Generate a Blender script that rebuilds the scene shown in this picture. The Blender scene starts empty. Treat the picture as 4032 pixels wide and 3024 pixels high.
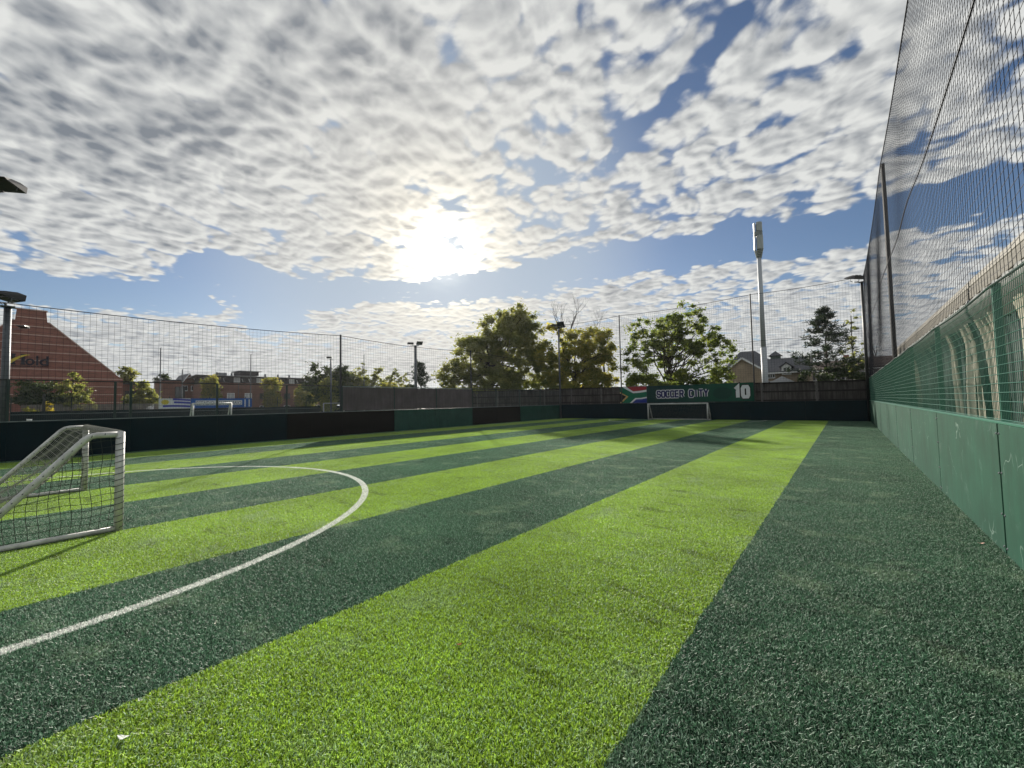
import bpy, bmesh, math, random
from mathutils import Vector, Matrix
import numpy as np
R = math.radians
random.seed(7)
scene = bpy.context.scene
C = scene.collection

# ---------------------------------------------------------------- camera
CAM_H = 1.49
FPX, PW, PH = 1595.22, 4032.0, 3024.0            # focal length in photo pixels
CR = Vector((0.77266, 0.63449, -0.02035)); CU = Vector((0.04522, -0.02303, 0.99871)); CF = Vector((-0.63320, 0.77259, 0.04648))
cam_d = bpy.data.cameras.new('camera'); cam = bpy.data.objects.new('camera', cam_d); C.objects.link(cam)
cam_d.sensor_width = 36.0; cam_d.lens = 36.0 * FPX / PW; cam_d.clip_start = 0.05; cam_d.clip_end = 3000
m = Matrix((CR, CU, -CF)).transposed().to_4x4(); m.translation = Vector((0, 0, CAM_H)); cam.matrix_world = m
scene.camera = cam

def ray(x, y):
    return CF + CR * ((x - PW / 2) / FPX) - CU * ((y - PH / 2) / FPX)
def px(x, y, D=None, X=None, Y=None, Z=None):
    """photo pixel -> point, at a depth, or on the plane X=, Y= or Z= it stands on"""
    d = ray(x, y); o = Vector((0, 0, CAM_H))
    if D is not None: return o + d * D
    if X is not None: return o + d * (X / d.x)
    if Y is not None: return o + d * (Y / d.y)
    return o + d * ((Z - CAM_H) / d.z)

# ---------------------------------------------------------------- light
SUN_AZ, SUN_EL = R(-48.9), R(20.4)               # azimuth from +Y towards +X
SUN = Vector((math.sin(SUN_AZ) * math.cos(SUN_EL), math.cos(SUN_AZ) * math.cos(SUN_EL), math.sin(SUN_EL)))
sun_d = bpy.data.lights.new('sun', 'SUN'); sun_d.energy = 5.0; sun_d.angle = R(1.2); sun_d.color = (1.0, 0.93, 0.82)
sun_o = bpy.data.objects.new('sun', sun_d); C.objects.link(sun_o)
sun_o.rotation_euler = SUN.to_track_quat('Z', 'Y').to_euler()

scene.view_settings.view_transform = 'Standard'; scene.view_settings.look = 'None'
scene.view_settings.gamma = 1.0; scene.view_settings.use_curve_mapping = False
scene.view_settings.exposure = 0.9

class NT:
    """small helper for node trees"""
    def __init__(s, tree): s.t = tree; s.n = tree.nodes; s.l = tree.links
    def new(s, kind, **kw):
        n = s.n.new(kind)
        for k, v in kw.items(): setattr(n, k, v)
        return n
    def put(s, sock, v):
        if isinstance(v, bpy.types.NodeSocket): s.l.new(v, sock)
        elif v is not None:
            if hasattr(sock, 'default_value'):
                if sock.type == 'RGBA' and len(v) == 3: v = (*v, 1)
                sock.default_value = v
    def math(s, op, a, b=None, c=None, clamp=False):
        n = s.new('ShaderNodeMath', operation=op, use_clamp=clamp)
        for i, v in enumerate((a, b, c)):
            if v is not None: s.put(n.inputs[i], v)
        return n.outputs[0]
    def vmath(s, op, a, b=None, scale=None):
        n = s.new('ShaderNodeVectorMath', operation=op)
        s.put(n.inputs[0], a)
        if b is not None: s.put(n.inputs[1], b)
        if scale is not None: s.put(n.inputs['Scale'], scale)
        return n.outputs['Value'] if op in ('DOT_PRODUCT', 'LENGTH', 'DISTANCE') else n.outputs[0]
    def mix(s, f, a, b, blend='MIX'):
        n = s.new('ShaderNodeMix', data_type='RGBA', blend_type=blend); n.clamp_factor = True
        s.put(n.inputs[0], f); s.put(n.inputs[6], a); s.put(n.inputs[7], b)
        return n.outputs[2]
    def step(s, v, lo, hi, a=0.0, b=1.0, kind='SMOOTHSTEP'):
        n = s.new('ShaderNodeMapRange', interpolation_type=kind); n.clamp = True
        for i, q in enumerate((v, lo, hi, a, b)): s.put(n.inputs[i], q)
        return n.outputs[0]
    def noise(s, vec, scale, detail=4, rough=0.5, dist=0.0, dims='3D'):
        n = s.new('ShaderNodeTexNoise', noise_dimensions=dims)
        s.put(n.inputs['Vector'], vec)
        for k, v in (('Scale', scale), ('Detail', detail), ('Roughness', rough), ('Distortion', dist)): s.put(n.inputs[k], v)
        return n.outputs['Fac']
    def comb(s, x, y, z):
        n = s.new('ShaderNodeCombineXYZ')
        for i, v in enumerate((x, y, z)): s.put(n.inputs[i], v)
        return n.outputs[0]
    def sep(s, v):
        n = s.new('ShaderNodeSeparateXYZ'); s.put(n.inputs[0], v); return n.outputs

# ---------------------------------------------------------------- sky: Nishita air with a broken altocumulus sheet
def cloud_group():
    g = bpy.data.node_groups.new('cloud_sheet', 'ShaderNodeTree')
    g.interface.new_socket('P', in_out='INPUT', socket_type='NodeSocketVector')
    g.interface.new_socket('Density', in_out='OUTPUT', socket_type='NodeSocketFloat')
    g.interface.new_socket('Puff', in_out='OUTPUT', socket_type='NodeSocketFloat')
    t = NT(g); gi = t.new('NodeGroupInput'); go = t.new('NodeGroupOutput')
    P = gi.outputs[0]
    w = t.new('ShaderNodeTexNoise'); t.put(w.inputs['Vector'], P); w.inputs['Scale'].default_value = 3.2; w.inputs['Detail'].default_value = 3
    warp = t.vmath('SCALE', t.vmath('SUBTRACT', w.outputs['Color'], (.5, .5, .5)), scale=.13)
    Q = t.vmath('ADD', P, warp)
    big = t.noise(Q, 1.1, 3, .5)
    mid = t.noise(Q, 4.6, 6, .56)
    v = t.new('ShaderNodeTexVoronoi', feature='SMOOTH_F1', voronoi_dimensions='2D'); t.put(v.inputs['Vector'], Q)
    v.inputs['Scale'].default_value = 8.5; v.inputs['Smoothness'].default_value = .22; v.inputs['Detail'].default_value = 1.6; v.inputs['Roughness'].default_value = .55
    puff = t.math('SUBTRACT', 1.0, t.math('MULTIPLY', v.outputs['Distance'], 1.05))
    fine = t.noise(Q, 19, 5, .6)
    d = t.math('ADD', t.math('MULTIPLY', mid, .48), t.math('MULTIPLY', puff, .44))
    d = t.math('ADD', d, t.math('MULTIPLY', big, .45))
    d = t.math('ADD', d, t.math('MULTIPLY', fine, .20))
    t.put(go.inputs[0], d); t.put(go.inputs[1], puff)
    return g

world = bpy.data.worlds.new('World'); scene.world = world; world.use_nodes = True
W = NT(world.node_tree); W.n.clear()
tc = W.new('ShaderNodeTexCoord'); D = W.vmath('NORMALIZE', tc.outputs['Generated'])
dx, dy, dz = W.sep(D)
zc = W.math('ADD', W.math('MAXIMUM', dz, 0.0), .11)
P = W.comb(W.math('DIVIDE', dx, zc), W.math('DIVIDE', dy, zc), 0.0)
cg = cloud_group()
def cloud(vec):
    n = W.new('ShaderNodeGroup'); n.node_tree = cg; W.put(n.inputs[0], vec); return n.outputs
c0 = cloud(P)
sh = Vector((SUN.x, SUN.y, 0)).normalized() * .027
c1 = cloud(W.vmath('ADD', P, tuple(sh)))
# open lanes of clear air: segments (azimuth, elevation in degrees), half width, depth
az = W.math('MULTIPLY', W.math('ARCTAN2', dx, dy), 57.2958); el = W.math('MULTIPLY', W.math('ARCSINE', dz), 57.2958)
wn = W.new('ShaderNodeTexNoise'); W.put(wn.inputs['Vector'], P); wn.inputs['Scale'].default_value = 2.5; wn.inputs['Detail'].default_value = 4
wob = W.vmath('SCALE', W.vmath('SUBTRACT', wn.outputs['Color'], (.5, .5, .5)), scale=4.5)
AE = W.vmath('ADD', W.comb(az, W.math('MULTIPLY', el, 1.0), 0.0), wob)
AE = W.vmath('MULTIPLY', AE, (1, 1, 0))
LANES = [((-37.8, 31.3), (-26, 29.6), 1.4, .18), ((-25, 30.6), (-17.2, 35.9), 1.5, .20), ((-17.2, 35.9), (-4, 41), 1.5, .22),
         ((-51, 15.6), (-38, 17.0), 2.6, .62), ((-38, 17.0), (-24, 18.8), 3.0, .75), ((-24, 18.8), (-7, 18.6), 2.8, .70), ((-7, 18.3), (14, 17.2), 2.6, .55),
         ((-76, 15.8), (-71, 13.6), 3.4, .72), ((-71, 13.6), (-62, 14.6), 2.6, .6), ((-71.5, 10.6), (-68, 11.2), 2.8, .5), ((-92, 11.0), (-77, 12.0), 2.2, .55), ((-62, 15.8), (-52, 15.8), 2.0, .45),
         ((14, 17), (60, 17), 3, .5), ((-92, 11), (-130, 16), 3, .5)]
gap = None
for (a, b, r, k) in LANES:
    A = Vector((*a, 0)); B = Vector((*b, 0)) - A
    pa = W.vmath('SUBTRACT', AE, tuple(A))
    h = W.math('DIVIDE', W.vmath('DOT_PRODUCT', pa, tuple(B)), B.length_squared, clamp=True)
    dist = W.vmath('LENGTH', W.vmath('SUBTRACT', pa, W.vmath('SCALE', tuple(B), scale=h)))
    v = W.step(dist, r * 1.15, r * .2, 0.0, k)
    gap = v if gap is None else W.math('MAXIMUM', gap, v)
# the dense sheet is greyer and closed towards the west, thinner elsewhere
dense = W.step(az, -30, -85, 0.0, .20)
dens = W.math('ADD', W.math('SUBTRACT', c0[0], gap), W.math('MULTIPLY', dense, W.step(el, 14, 26)))
low = W.step(el, 12, 3, 0.0, .12)
dens = W.math('ADD', dens, low)
alpha = W.step(dens, .43, .64)
thick = W.step(dens, .64, 1.02)
lit = W.math('MULTIPLY_ADD', W.math('SUBTRACT', c0[0], c1[0]), W.step(el, 4, 24, 1.3, 2.5), .48, clamp=True)
core = W.math('MULTIPLY', thick, W.step(c0[1], .35, .95, .45, 1.0))
grey = W.step(W.noise(P, 1.5, 4, .6), .42, .66)
lit2 = W.math('SUBTRACT', W.math('ADD', lit, .26), W.math('ADD', W.math('MULTIPLY', core, .34), W.math('MULTIPLY', W.math('MULTIPLY', grey, thick), .50)), clamp=True)
cd = W.vmath('DOT_PRODUCT', D, tuple(SUN)); cdm = W.math('MAXIMUM', cd, 0.0)
g_wide = W.math('POWER', cdm, 16.0); g_mid = W.math('POWER', cdm, 110.0); g_core = W.math('POWER', cdm, 900.0)
ccol = W.mix(lit2, (.108, .122, .142), (.405, .41, .40))
ccol = W.mix(W.math('MULTIPLY', g_wide, .40), ccol, (.50, .47, .41))
ccol = W.vmath('ADD', ccol, W.vmath('SCALE', (.30, .255, .17), scale=W.math('MULTIPLY', g_mid, W.math('MULTIPLY_ADD', lit2, 1.1, .25))))
ccol = W.vmath('ADD', ccol, W.vmath('SCALE', (1.6, 1.5, 1.3), scale=W.math('MULTIPLY', W.math('POWER', cdm, 480.0), W.math('MULTIPLY_ADD', lit2, 1.1, .18))))
sky = W.new('ShaderNodeTexSky', sky_type='NISHITA'); sky.sun_disc = False
sky.sun_elevation = SUN_EL; sky.sun_rotation = SUN_AZ; sky.altitude = 30; sky.air_density = 1.0; sky.dust_density = .6; sky.ozone_density = 2.0
air = W.vmath('MULTIPLY', sky.outputs[0], (.034, .037, .042))
air = W.vmath('ADD', air, W.vmath('SCALE', (.5, .48, .42), scale=W.math('MULTIPLY', g_mid, .16)))
air = W.mix(W.math('MULTIPLY', W.step(cd, .86, .985), .85), air, (.22, .265, .315))
air = W.vmath('ADD', air, W.vmath('SCALE', (1.5, 1.4, 1.2), scale=W.math('MULTIPLY', g_core, W.math('MULTIPLY', c0[0], .42))))
air = W.mix(W.step(el, 9, -1), air, (.36, .41, .44))
final = W.mix(alpha, air, ccol)
final = W.mix(W.step(el, 3.5, .5, 0.0, .9), final, (.40, .43, .44))
final = W.mix(W.step(el, 0, -2), final, (.10, .12, .08))
bg = W.new('ShaderNodeBackground'); W.put(bg.inputs[0], W.vmath('SCALE', final, scale=10.0)); bg.inputs[1].default_value = .1
wo = W.new('ShaderNodeOutputWorld'); W.l.new(bg.outputs[0], wo.inputs[0])
world.cycles.sampling_method = 'MANUAL'; world.cycles.sample_map_resolution = 1024

# ---------------------------------------------------------------- mesh and naming helpers
class MB:
    """collects shapes; build() links them as one mesh object"""
    def __init__(s): s.v = []; s.f = []
    def add(s, vs, fs):
        b = len(s.v); s.v += [tuple(v) for v in vs]; s.f += [tuple(i + b for i in f) for f in fs]; return s
    def box(s, lo, hi):
        x0, y0, z0 = lo; x1, y1, z1 = hi
        return s.add([(x0, y0, z0), (x1, y0, z0), (x1, y1, z0), (x0, y1, z0), (x0, y0, z1), (x1, y0, z1), (x1, y1, z1), (x0, y1, z1)],
                     [(0, 3, 2, 1), (4, 5, 6, 7), (0, 1, 5, 4), (1, 2, 6, 5), (2, 3, 7, 6), (3, 0, 4, 7)])
    def obox(s, c, ax, ay, az):
        """oriented box: centre and three half-axis vectors"""
        c, ax, ay, az = Vector(c), Vector(ax), Vector(ay), Vector(az)
        vs = [c + ax * i + ay * j + az * k for k in (-1, 1) for (i, j) in ((-1, -1), (1, -1), (1, 1), (-1, 1))]
        return s.add(vs, [(0, 3, 2, 1), (4, 5, 6, 7), (0, 1, 5, 4), (1, 2, 6, 5), (2, 3, 7, 6), (3, 0, 4, 7)])
    def tube(s, pts, rad, n=8, caps=True, up=None):
        pts = [Vector(p) for p in pts]
        rad = [rad] * len(pts) if not hasattr(rad, '__len__') else rad
        vs, fs = [], []
        prev = None
        for i, p in enumerate(pts):
            t = (pts[min(i + 1, len(pts) - 1)] - pts[max(i - 1, 0)]).normalized()
            if prev is None:
                a = Vector((0, 0, 1)) if abs(t.z) < .9 else Vector((1, 0, 0))
                u = t.cross(a).normalized()
            else:
                u = (prev - t * prev.dot(t)).normalized()
            prev = u; w = t.cross(u)
            for k in range(n):
                a = 2 * math.pi * k / n
                vs.append(p + (u * math.cos(a) + w * math.sin(a)) * rad[i])
        for i in range(len(pts) - 1):
            for k in range(n):
                k2 = (k + 1) % n
                fs.append((i * n + k, i * n + k2, (i + 1) * n + k2, (i + 1) * n + k))
        if caps:
            fs.append(tuple(range(n - 1, -1, -1))); fs.append(tuple(range((len(pts) - 1) * n, len(pts) * n)))
        return s.add(vs, fs)
    def poly(s, pts, thick=None):
        """flat polygon, extruded along the vector thick if given"""
        pts = [Vector(p) for p in pts]; n = len(pts)
        if thick is None: return s.add(pts, [tuple(range(n))])
        t = Vector(thick)
        return s.add(pts + [p + t for p in pts], [tuple(range(n - 1, -1, -1)), tuple(range(n, 2 * n))] + [(i, (i + 1) % n, n + (i + 1) % n, n + i) for i in range(n)])
    def build(s, name, mat, parent=None, smooth=False, fix=False):
        me = bpy.data.meshes.new(name); me.from_pydata(s.v, [], s.f)
        if fix:
            bm = bmesh.new(); bm.from_mesh(me); bmesh.ops.recalc_face_normals(bm, faces=bm.faces); bm.to_mesh(me); bm.free()
        me.update()
        if smooth: me.shade_smooth()
        return obj(name, me, mat, parent)

def obj(name, me, mat=None, parent=None):
    o = bpy.data.objects.new(name, me); C.objects.link(o)
    if mat and not me.materials: me.materials.append(mat)
    if parent is not None:
        o.parent = parent; o.matrix_parent_inverse = Matrix.Translation(-parent.location)
    return o
def tag(o, label=None, cat=None, group=None, kind=None):
    for k, v in (('label', label), ('category', cat), ('group', group), ('kind', kind)):
        if v: o[k] = v
    return o
def thing(name, label, cat, loc=(0, 0, 0), group=None):
    o = bpy.data.objects.new(name, None); C.objects.link(o); o.location = loc; o.empty_display_size = .2
    return tag(o, label, cat, group)
def shared(name, me, parent, loc, rz=0.0):
    """a part that shares its mesh data, placed at world loc (parent unrotated)"""
    o = bpy.data.objects.new(name, me); C.objects.link(o); o.parent = parent
    o.location = Vector(loc) - parent.location; o.rotation_euler.z = rz
    return o
def text_mesh(s, size, bold=0.0, depth=.01):
    cu = bpy.data.curves.new('lettering', 'FONT'); cu.body = s; cu.size = size; cu.extrude = depth; cu.offset = bold
    ob = bpy.data.objects.new('lettering', cu); C.objects.link(ob)
    dg = bpy.context.evaluated_depsgraph_get(); dg.update()
    me = bpy.data.meshes.new_from_object(ob.evaluated_get(dg))
    bpy.data.objects.remove(ob); bpy.data.curves.remove(cu)
    return me

# ---------------------------------------------------------------- materials
def material(name):
    m = bpy.data.materials.new(name); m.use_nodes = True
    t = NT(m.node_tree); b = t.n['Principled BSDF']; return m, t, b
def plain(name, col, rough=.5, spec=.4, var=.15, scale=6.0, bump=0.0, metal=0.0, streak=0.0):
    m, t, b = material(name)
    g = t.new('ShaderNodeNewGeometry').outputs['Position']
    n = t.noise(g, scale, 5, .6)
    f = t.step(n, .3, .7, 1 - var, 1 + var, 'LINEAR')
    if streak:
        sv = t.vmath('MULTIPLY', g, (7.0, 7.0, .5)); s2 = t.noise(sv, 1.3, 5, .65)
        f = t.math('MULTIPLY', f, t.step(s2, .3, .7, 1 - streak, 1 + streak, 'LINEAR'))
    t.put(b.inputs['Base Color'], t.vmath('SCALE', tuple(col), scale=f))
    b.inputs['Roughness'].default_value = rough; b.inputs['Specular IOR Level'].default_value = spec; b.inputs['Metallic'].default_value = metal
    if bump:
        bp = t.new('ShaderNodeBump'); bp.inputs['Strength'].default_value = bump; bp.inputs['Distance'].default_value = .01
        t.put(bp.inputs['Height'], t.noise(g, scale * 4, 4, .6)); t.put(b.inputs['Normal'], bp.outputs[0])
    return m

def board_mat(name, col, scuff=.0, rough=.55):
    """painted plywood rebound board: faint streaks, ball marks and scuffs"""
    m, t, b = material(name)
    g = t.new('ShaderNodeNewGeometry').outputs['Position']
    n1 = t.noise(g, 1.6, 5, .6); n2 = t.noise(t.vmath('MULTIPLY', g, (9, 9, .8)), 1.0, 5, .65)
    f = t.math('MULTIPLY', t.step(n1, .3, .7, .80, 1.18, 'LINEAR'), t.step(n2, .3, .7, .86, 1.14, 'LINEAR'))
    col1 = t.vmath('SCALE', tuple(col), scale=f)
    if scuff:
        sv = t.vmath('MULTIPLY', g, (1, 1, 1)); w = t.new('ShaderNodeTexNoise'); t.put(w.inputs['Vector'], sv); w.inputs['Scale'].default_value = 1.7
        q = t.vmath('ADD', sv, t.vmath('SCALE', w.outputs['Color'], scale=1.2))
        vo = t.new('ShaderNodeTexVoronoi', feature='DISTANCE_TO_EDGE'); t.put(vo.inputs['Vector'], q); vo.inputs['Scale'].default_value = 1.3
        line = t.step(vo.outputs['Distance'], .012, .0, 0, 1)
        line = t.math('MULTIPLY', line, t.step(t.noise(g, 2.3, 3), .56, .66))
        chalk = t.math('MULTIPLY', t.step(t.noise(g, 3.1, 7, .75), .55, .75), .10)
        col1 = t.mix(t.math('MULTIPLY', t.math('MAXIMUM', t.math('MULTIPLY', line, .28), chalk), scuff), col1, (.30, .40, .36))
    t.put(b.inputs['Base Color'], col1)
    b.inputs['Roughness'].default_value = rough; b.inputs['Specular IOR Level'].default_value = .12
    return m

def brick_mat(name, c1, c2, mortar, scale, swap='YZ'):
    m, t, b = material(name)
    g = t.sep(t.new('ShaderNodeNewGeometry').outputs['Position'])
    k = {'X': 0, 'Y': 1, 'Z': 2}
    v = t.comb(g[k[swap[0]]], g[k[swap[1]]], 0.0)
    br = t.new('ShaderNodeTexBrick'); t.put(br.inputs['Vector'], v)
    for nm, val in (('Color1', c1), ('Color2', c2), ('Mortar', mortar)): t.put(br.inputs[nm], val)
    br.inputs['Scale'].default_value = scale; br.inputs['Mortar Size'].default_value = .012; br.inputs['Brick Width'].default_value = .5; br.inputs['Row Height'].default_value = .17
    n = t.step(t.noise(v, .8, 5, .6), .3, .7, .8, 1.2, 'LINEAR')
    t.put(b.inputs['Base Color'], t.vmath('SCALE', br.outputs['Color'], scale=n)); b.inputs['Roughness'].default_value = .85
    return m

def leaf_mat(name, cols, trans=.6):
    m, t, b = material(name)
    geo = t.new('ShaderNodeNewGeometry')
    r = geo.outputs['Random Per Island']
    cl = t.noise(geo.outputs['Position'], .55, 3, .5)
    f = t.math('ADD', t.math('MULTIPLY', r, .55), t.step(cl, .35, .65, -.1, .5, 'LINEAR'), clamp=True)
    ra = t.new('ShaderNodeValToRGB'); t.put(ra.inputs[0], f)
    e = ra.color_ramp.elements
    e[0].color = (*cols[0], 1); e[1].color = (*cols[-1], 1)
    for i, c in enumerate(cols[1:-1]): q = e.new((i + 1) / (len(cols) - 1)); q.color = (*c, 1)
    t.put(b.inputs['Base Color'], ra.outputs[0]); b.inputs['Roughness'].default_value = .55; b.inputs['Specular IOR Level'].default_value = .25
    tr = t.new('ShaderNodeBsdfTranslucent'); t.put(tr.inputs[0], t.vmath('MULTIPLY', ra.outputs[0], (1.5, 1.5, .8)))
    mx = t.new('ShaderNodeMixShader'); mx.inputs[0].default_value = trans
    t.l.new(b.outputs[0], mx.inputs[1]); t.l.new(tr.outputs[0], mx.inputs[2])
    t.l.new(mx.outputs[0], t.n['Material Output'].inputs[0])
    return m

M = {}
M['board_lit'] = board_mat('green_board', (.0072, .045, .0275), 1.0, .75)
M['board_green'] = board_mat('mid_green_board', (.017, .058, .045))
M['board_teal'] = board_mat('dark_teal_board', (.0008, .0105, .0150))
M['board_black'] = board_mat('black_board', (.0048, .0046, .0044))
M['mesh_green'] = plain('green_powder_coat', (.018, .105, .072), .38, .5, .1)
M['mesh_dark'] = plain('dark_green_powder_coat', (.008, .026, .024), .45, .4, .1)
M['post_dark'] = plain('black_steel', (.012, .013, .015), .45, .5, .2, 9)
M['steel'] = plain('galvanised_steel', (.10, .11, .125), .5, .4, .2, 9, metal=.3)
M['rail'] = plain('pale_weathered_rail', (.16, .20, .20), .55, .4, .25, 5)
M['net'] = plain('black_netting', (.010, .012, .020), .7, .2, .0)
M['sheet'] = plain('grey_brown_windbreak', (.078, .068, .074), .8, .2, .15, 2.0, streak=.18)
M['goal_white'] = plain('scuffed_white_paint', (.46, .46, .45), .45, .5, .28, 7, streak=.15)
M['goal_net'] = plain('grey_goal_net', (.25, .25, .22), .8, .2, .2)
M['cord_shaded'] = plain('shaded_net_cord', (.05, .055, .05), .8, .2, .2)  # same cord as the back net, darkened to paint in side-net shade
M['timber'] = plain('weathered_timber', (.060, .054, .053), .85, .2, .35, 1.2, bump=.3, streak=.65)
M['timber_rail'] = plain('shade_dark_timber', (.022, .020, .020), .85, .2, .30, 3.0, bump=.3)  # shading along the rails painted in as a darker timber
M['fence_post'] = plain('grey_concrete_post', (.105, .10, .098), .9, .2, .2, 4.0)
M['timber_pale'] = plain('pale_paling_timber', (.17, .16, .145), .85, .2, .25, 3.0, streak=.35)
M['lamp_black'] = plain('floodlight_black', (.014, .014, .015), .35, .5, .1)
M['lamp_glass'] = plain('floodlight_glass', (.05, .052, .055), .08, .6, .05)
M['white'] = plain('white_paint', (.72, .73, .74), .5, .4, .06)
M['bark'] = plain('bark', (.045, .036, .028), .9, .2, .3, 5, bump=.5)
M['slate'] = plain('slate_roof', (.062, .066, .078), .6, .4, .22, 3.0, bump=.4)
M['tile_roof'] = plain('brown_tile_roof', (.055, .036, .030), .75, .3, .25, 4.0, bump=.4)
M['mast'] = plain('grey_mast_paint', (.34, .37, .40), .45, .4, .06)
M['mast_pale'] = plain('pale_mast_shroud', (.30, .335, .33), .45, .4, .08)
M['glass'] = plain('window_glass', (.03, .035, .04), .08, .7, .05)
M['blind'] = plain('window_blind', (.42, .44, .46), .7, .3, .1)
M['dark_clad'] = plain('dark_cladding', (.030, .028, .034), .6, .3, .2, streak=.15)
M['stone'] = plain('pale_stone_course', (.48, .33, .28), .8, .2, .15)
M['beige_brick'] = brick_mat('beige_brick', (.30, .235, .165), (.25, .19, .13), (.33, .29, .24), 2.0, 'XZ')
M['red_brick'] = brick_mat('red_brick', (.27, .095, .068), (.21, .075, .056), (.24, .15, .125), 2.2, 'YZ')
M['brown_brick'] = brick_mat('brown_brick', (.18, .075, .056), (.14, .06, .047), (.16, .11, .09), 2.2, 'YZ')
M['curtain'] = None

# ---------------------------------------------------------------- dimensions of the pitch
XR, XL, YF, BH = 1.076, -19.833, 30.94, 1.22
MESH_H, NET_H, NET_L = 2.52, 8.45, 5.12
ST0, STW = -0.818, 2.048                          # first stripe edge, stripe width
ARCS = [((-9.005, -0.37), 4.913), ((-9.27, 31.0), 5.27)]

def turf_colour(t, blades):
    g = t.new('ShaderNodeNewGeometry').outputs['Position']; x, y, z = t.sep(g)
    xw = t.math('ADD', x, t.math('MULTIPLY_ADD', t.noise(g, 9, 3), .05, -.025))
    k = t.math('FLOOR', t.math('DIVIDE', t.math('SUBTRACT', ST0, xw), STW))
    odd = t.math('ABSOLUTE', t.math('MODULO', k, 2.0))
    bright = t.math('LESS_THAN', odd, .5)
    bright = t.math('MULTIPLY', bright, t.math('LESS_THAN', xw, ST0))
    cb, cdk = ((.30, .455, .050), (.060, .138, .082)) if blades else ((.13, .21, .02), (.020, .050, .030))
    patch = t.noise(g, .55, 4, .6); fine = t.noise(g, 70, 2, .6); wear = t.noise(g, 1.7, 5, .65)
    col = t.mix(bright, cdk, cb)
    col = t.vmath('SCALE', col, scale=t.math('MULTIPLY', t.step(patch, .3, .7, .72, 1.25, 'LINEAR'), t.step(fine, .25, .75, .55, 1.5, 'LINEAR')))
    col = t.mix(t.step(wear, .50, .74, 0, .50), col, (.32, .42, .27) if blades else (.05, .06, .045))
    shade_smear = t.noise(t.vmath('MULTIPLY', g, (1.1, 4.5, 1)), 1.0, 5, .68)  # dark bands put net shadow and worn pile into the turf colour
    col = t.vmath('SCALE', col, scale=t.step(shade_smear, .54, .72, 1.0, .48))
    line = None
    for (c, r) in ARCS:
        d = t.vmath('DISTANCE', t.comb(x, y, 0.0), (*c, 0))
        l = t.math('LESS_THAN', t.math('ABSOLUTE', t.math('SUBTRACT', d, r)), .052)
        line = l if line is None else t.math('MAXIMUM', line, l)
    col = t.mix(t.math('MULTIPLY', line, .93), col, (.74, .75, .72))
    return col, g, fine

def turf_mats():
    m, t, b = material('turf_fibres')
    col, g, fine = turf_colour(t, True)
    r = t.new('ShaderNodeNewGeometry').outputs['Random Per Island']
    col = t.vmath('SCALE', col, scale=t.step(r, 0, 1, .42, 1.5, 'LINEAR'))
    pale = t.math('GREATER_THAN', t.math('FRACT', t.math('MULTIPLY', r, 37.0)), .83)
    col = t.mix(t.math('MULTIPLY', pale, .65), col, (.40, .56, .45))
    t.put(b.inputs['Base Color'], col); b.inputs['Roughness'].default_value = .52; b.inputs['Specular IOR Level'].default_value = .40
    tr = t.new('ShaderNodeBsdfTranslucent'); t.put(tr.inputs[0], col)
    mx = t.new('ShaderNodeMixShader'); mx.inputs[0].default_value = .38
    t.l.new(b.outputs[0], mx.inputs[1]); t.l.new(tr.outputs[0], mx.inputs[2]); t.l.new(mx.outputs[0], t.n['Material Output'].inputs[0])
    m2, t2, b2 = material('turf_infill')
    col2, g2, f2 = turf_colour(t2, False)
    t2.put(b2.inputs['Base Color'], col2); b2.inputs['Roughness'].default_value = .9; b2.inputs['Specular IOR Level'].default_value = .1
    bp = t2.new('ShaderNodeBump'); bp.inputs['Strength'].default_value = .6; bp.inputs['Distance'].default_value = .02
    t2.put(bp.inputs['Height'], t2.noise(g2, 60, 4, .7)); t2.put(b2.inputs['Normal'], bp.outputs[0])
    return m, m2
M['fibres'], M['infill'] = turf_mats()
M['line_white'] = plain('white_line_fibres', (.66, .67, .65), .8, .2, .25, 40, bump=.8)
M['earth'] = plain('rough_ground', (.055, .062, .035), .95, .1, .35, .6, bump=.5)
M['next_turf'] = plain('next_pitch_turf', (.03, .09, .04), .9, .1, .2, 2.0)

# ground and pitch
tag(MB().poly([(-900, -700, -.012), (700, -700, -.012), (700, 1100, -.012), (-900, 1100, -.012)]).build('ground', M['earth']), kind='structure')
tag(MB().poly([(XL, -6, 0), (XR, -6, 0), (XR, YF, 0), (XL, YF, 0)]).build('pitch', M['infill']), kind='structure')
tag(MB().poly([(-57.9, -.45, -.004), (XL - .1, -.45, -.004), (XL - .1, 44, -.004), (-57.9, 44, -.004)]).build('neighbouring_pitch', M['next_turf']), kind='structure')

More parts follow.
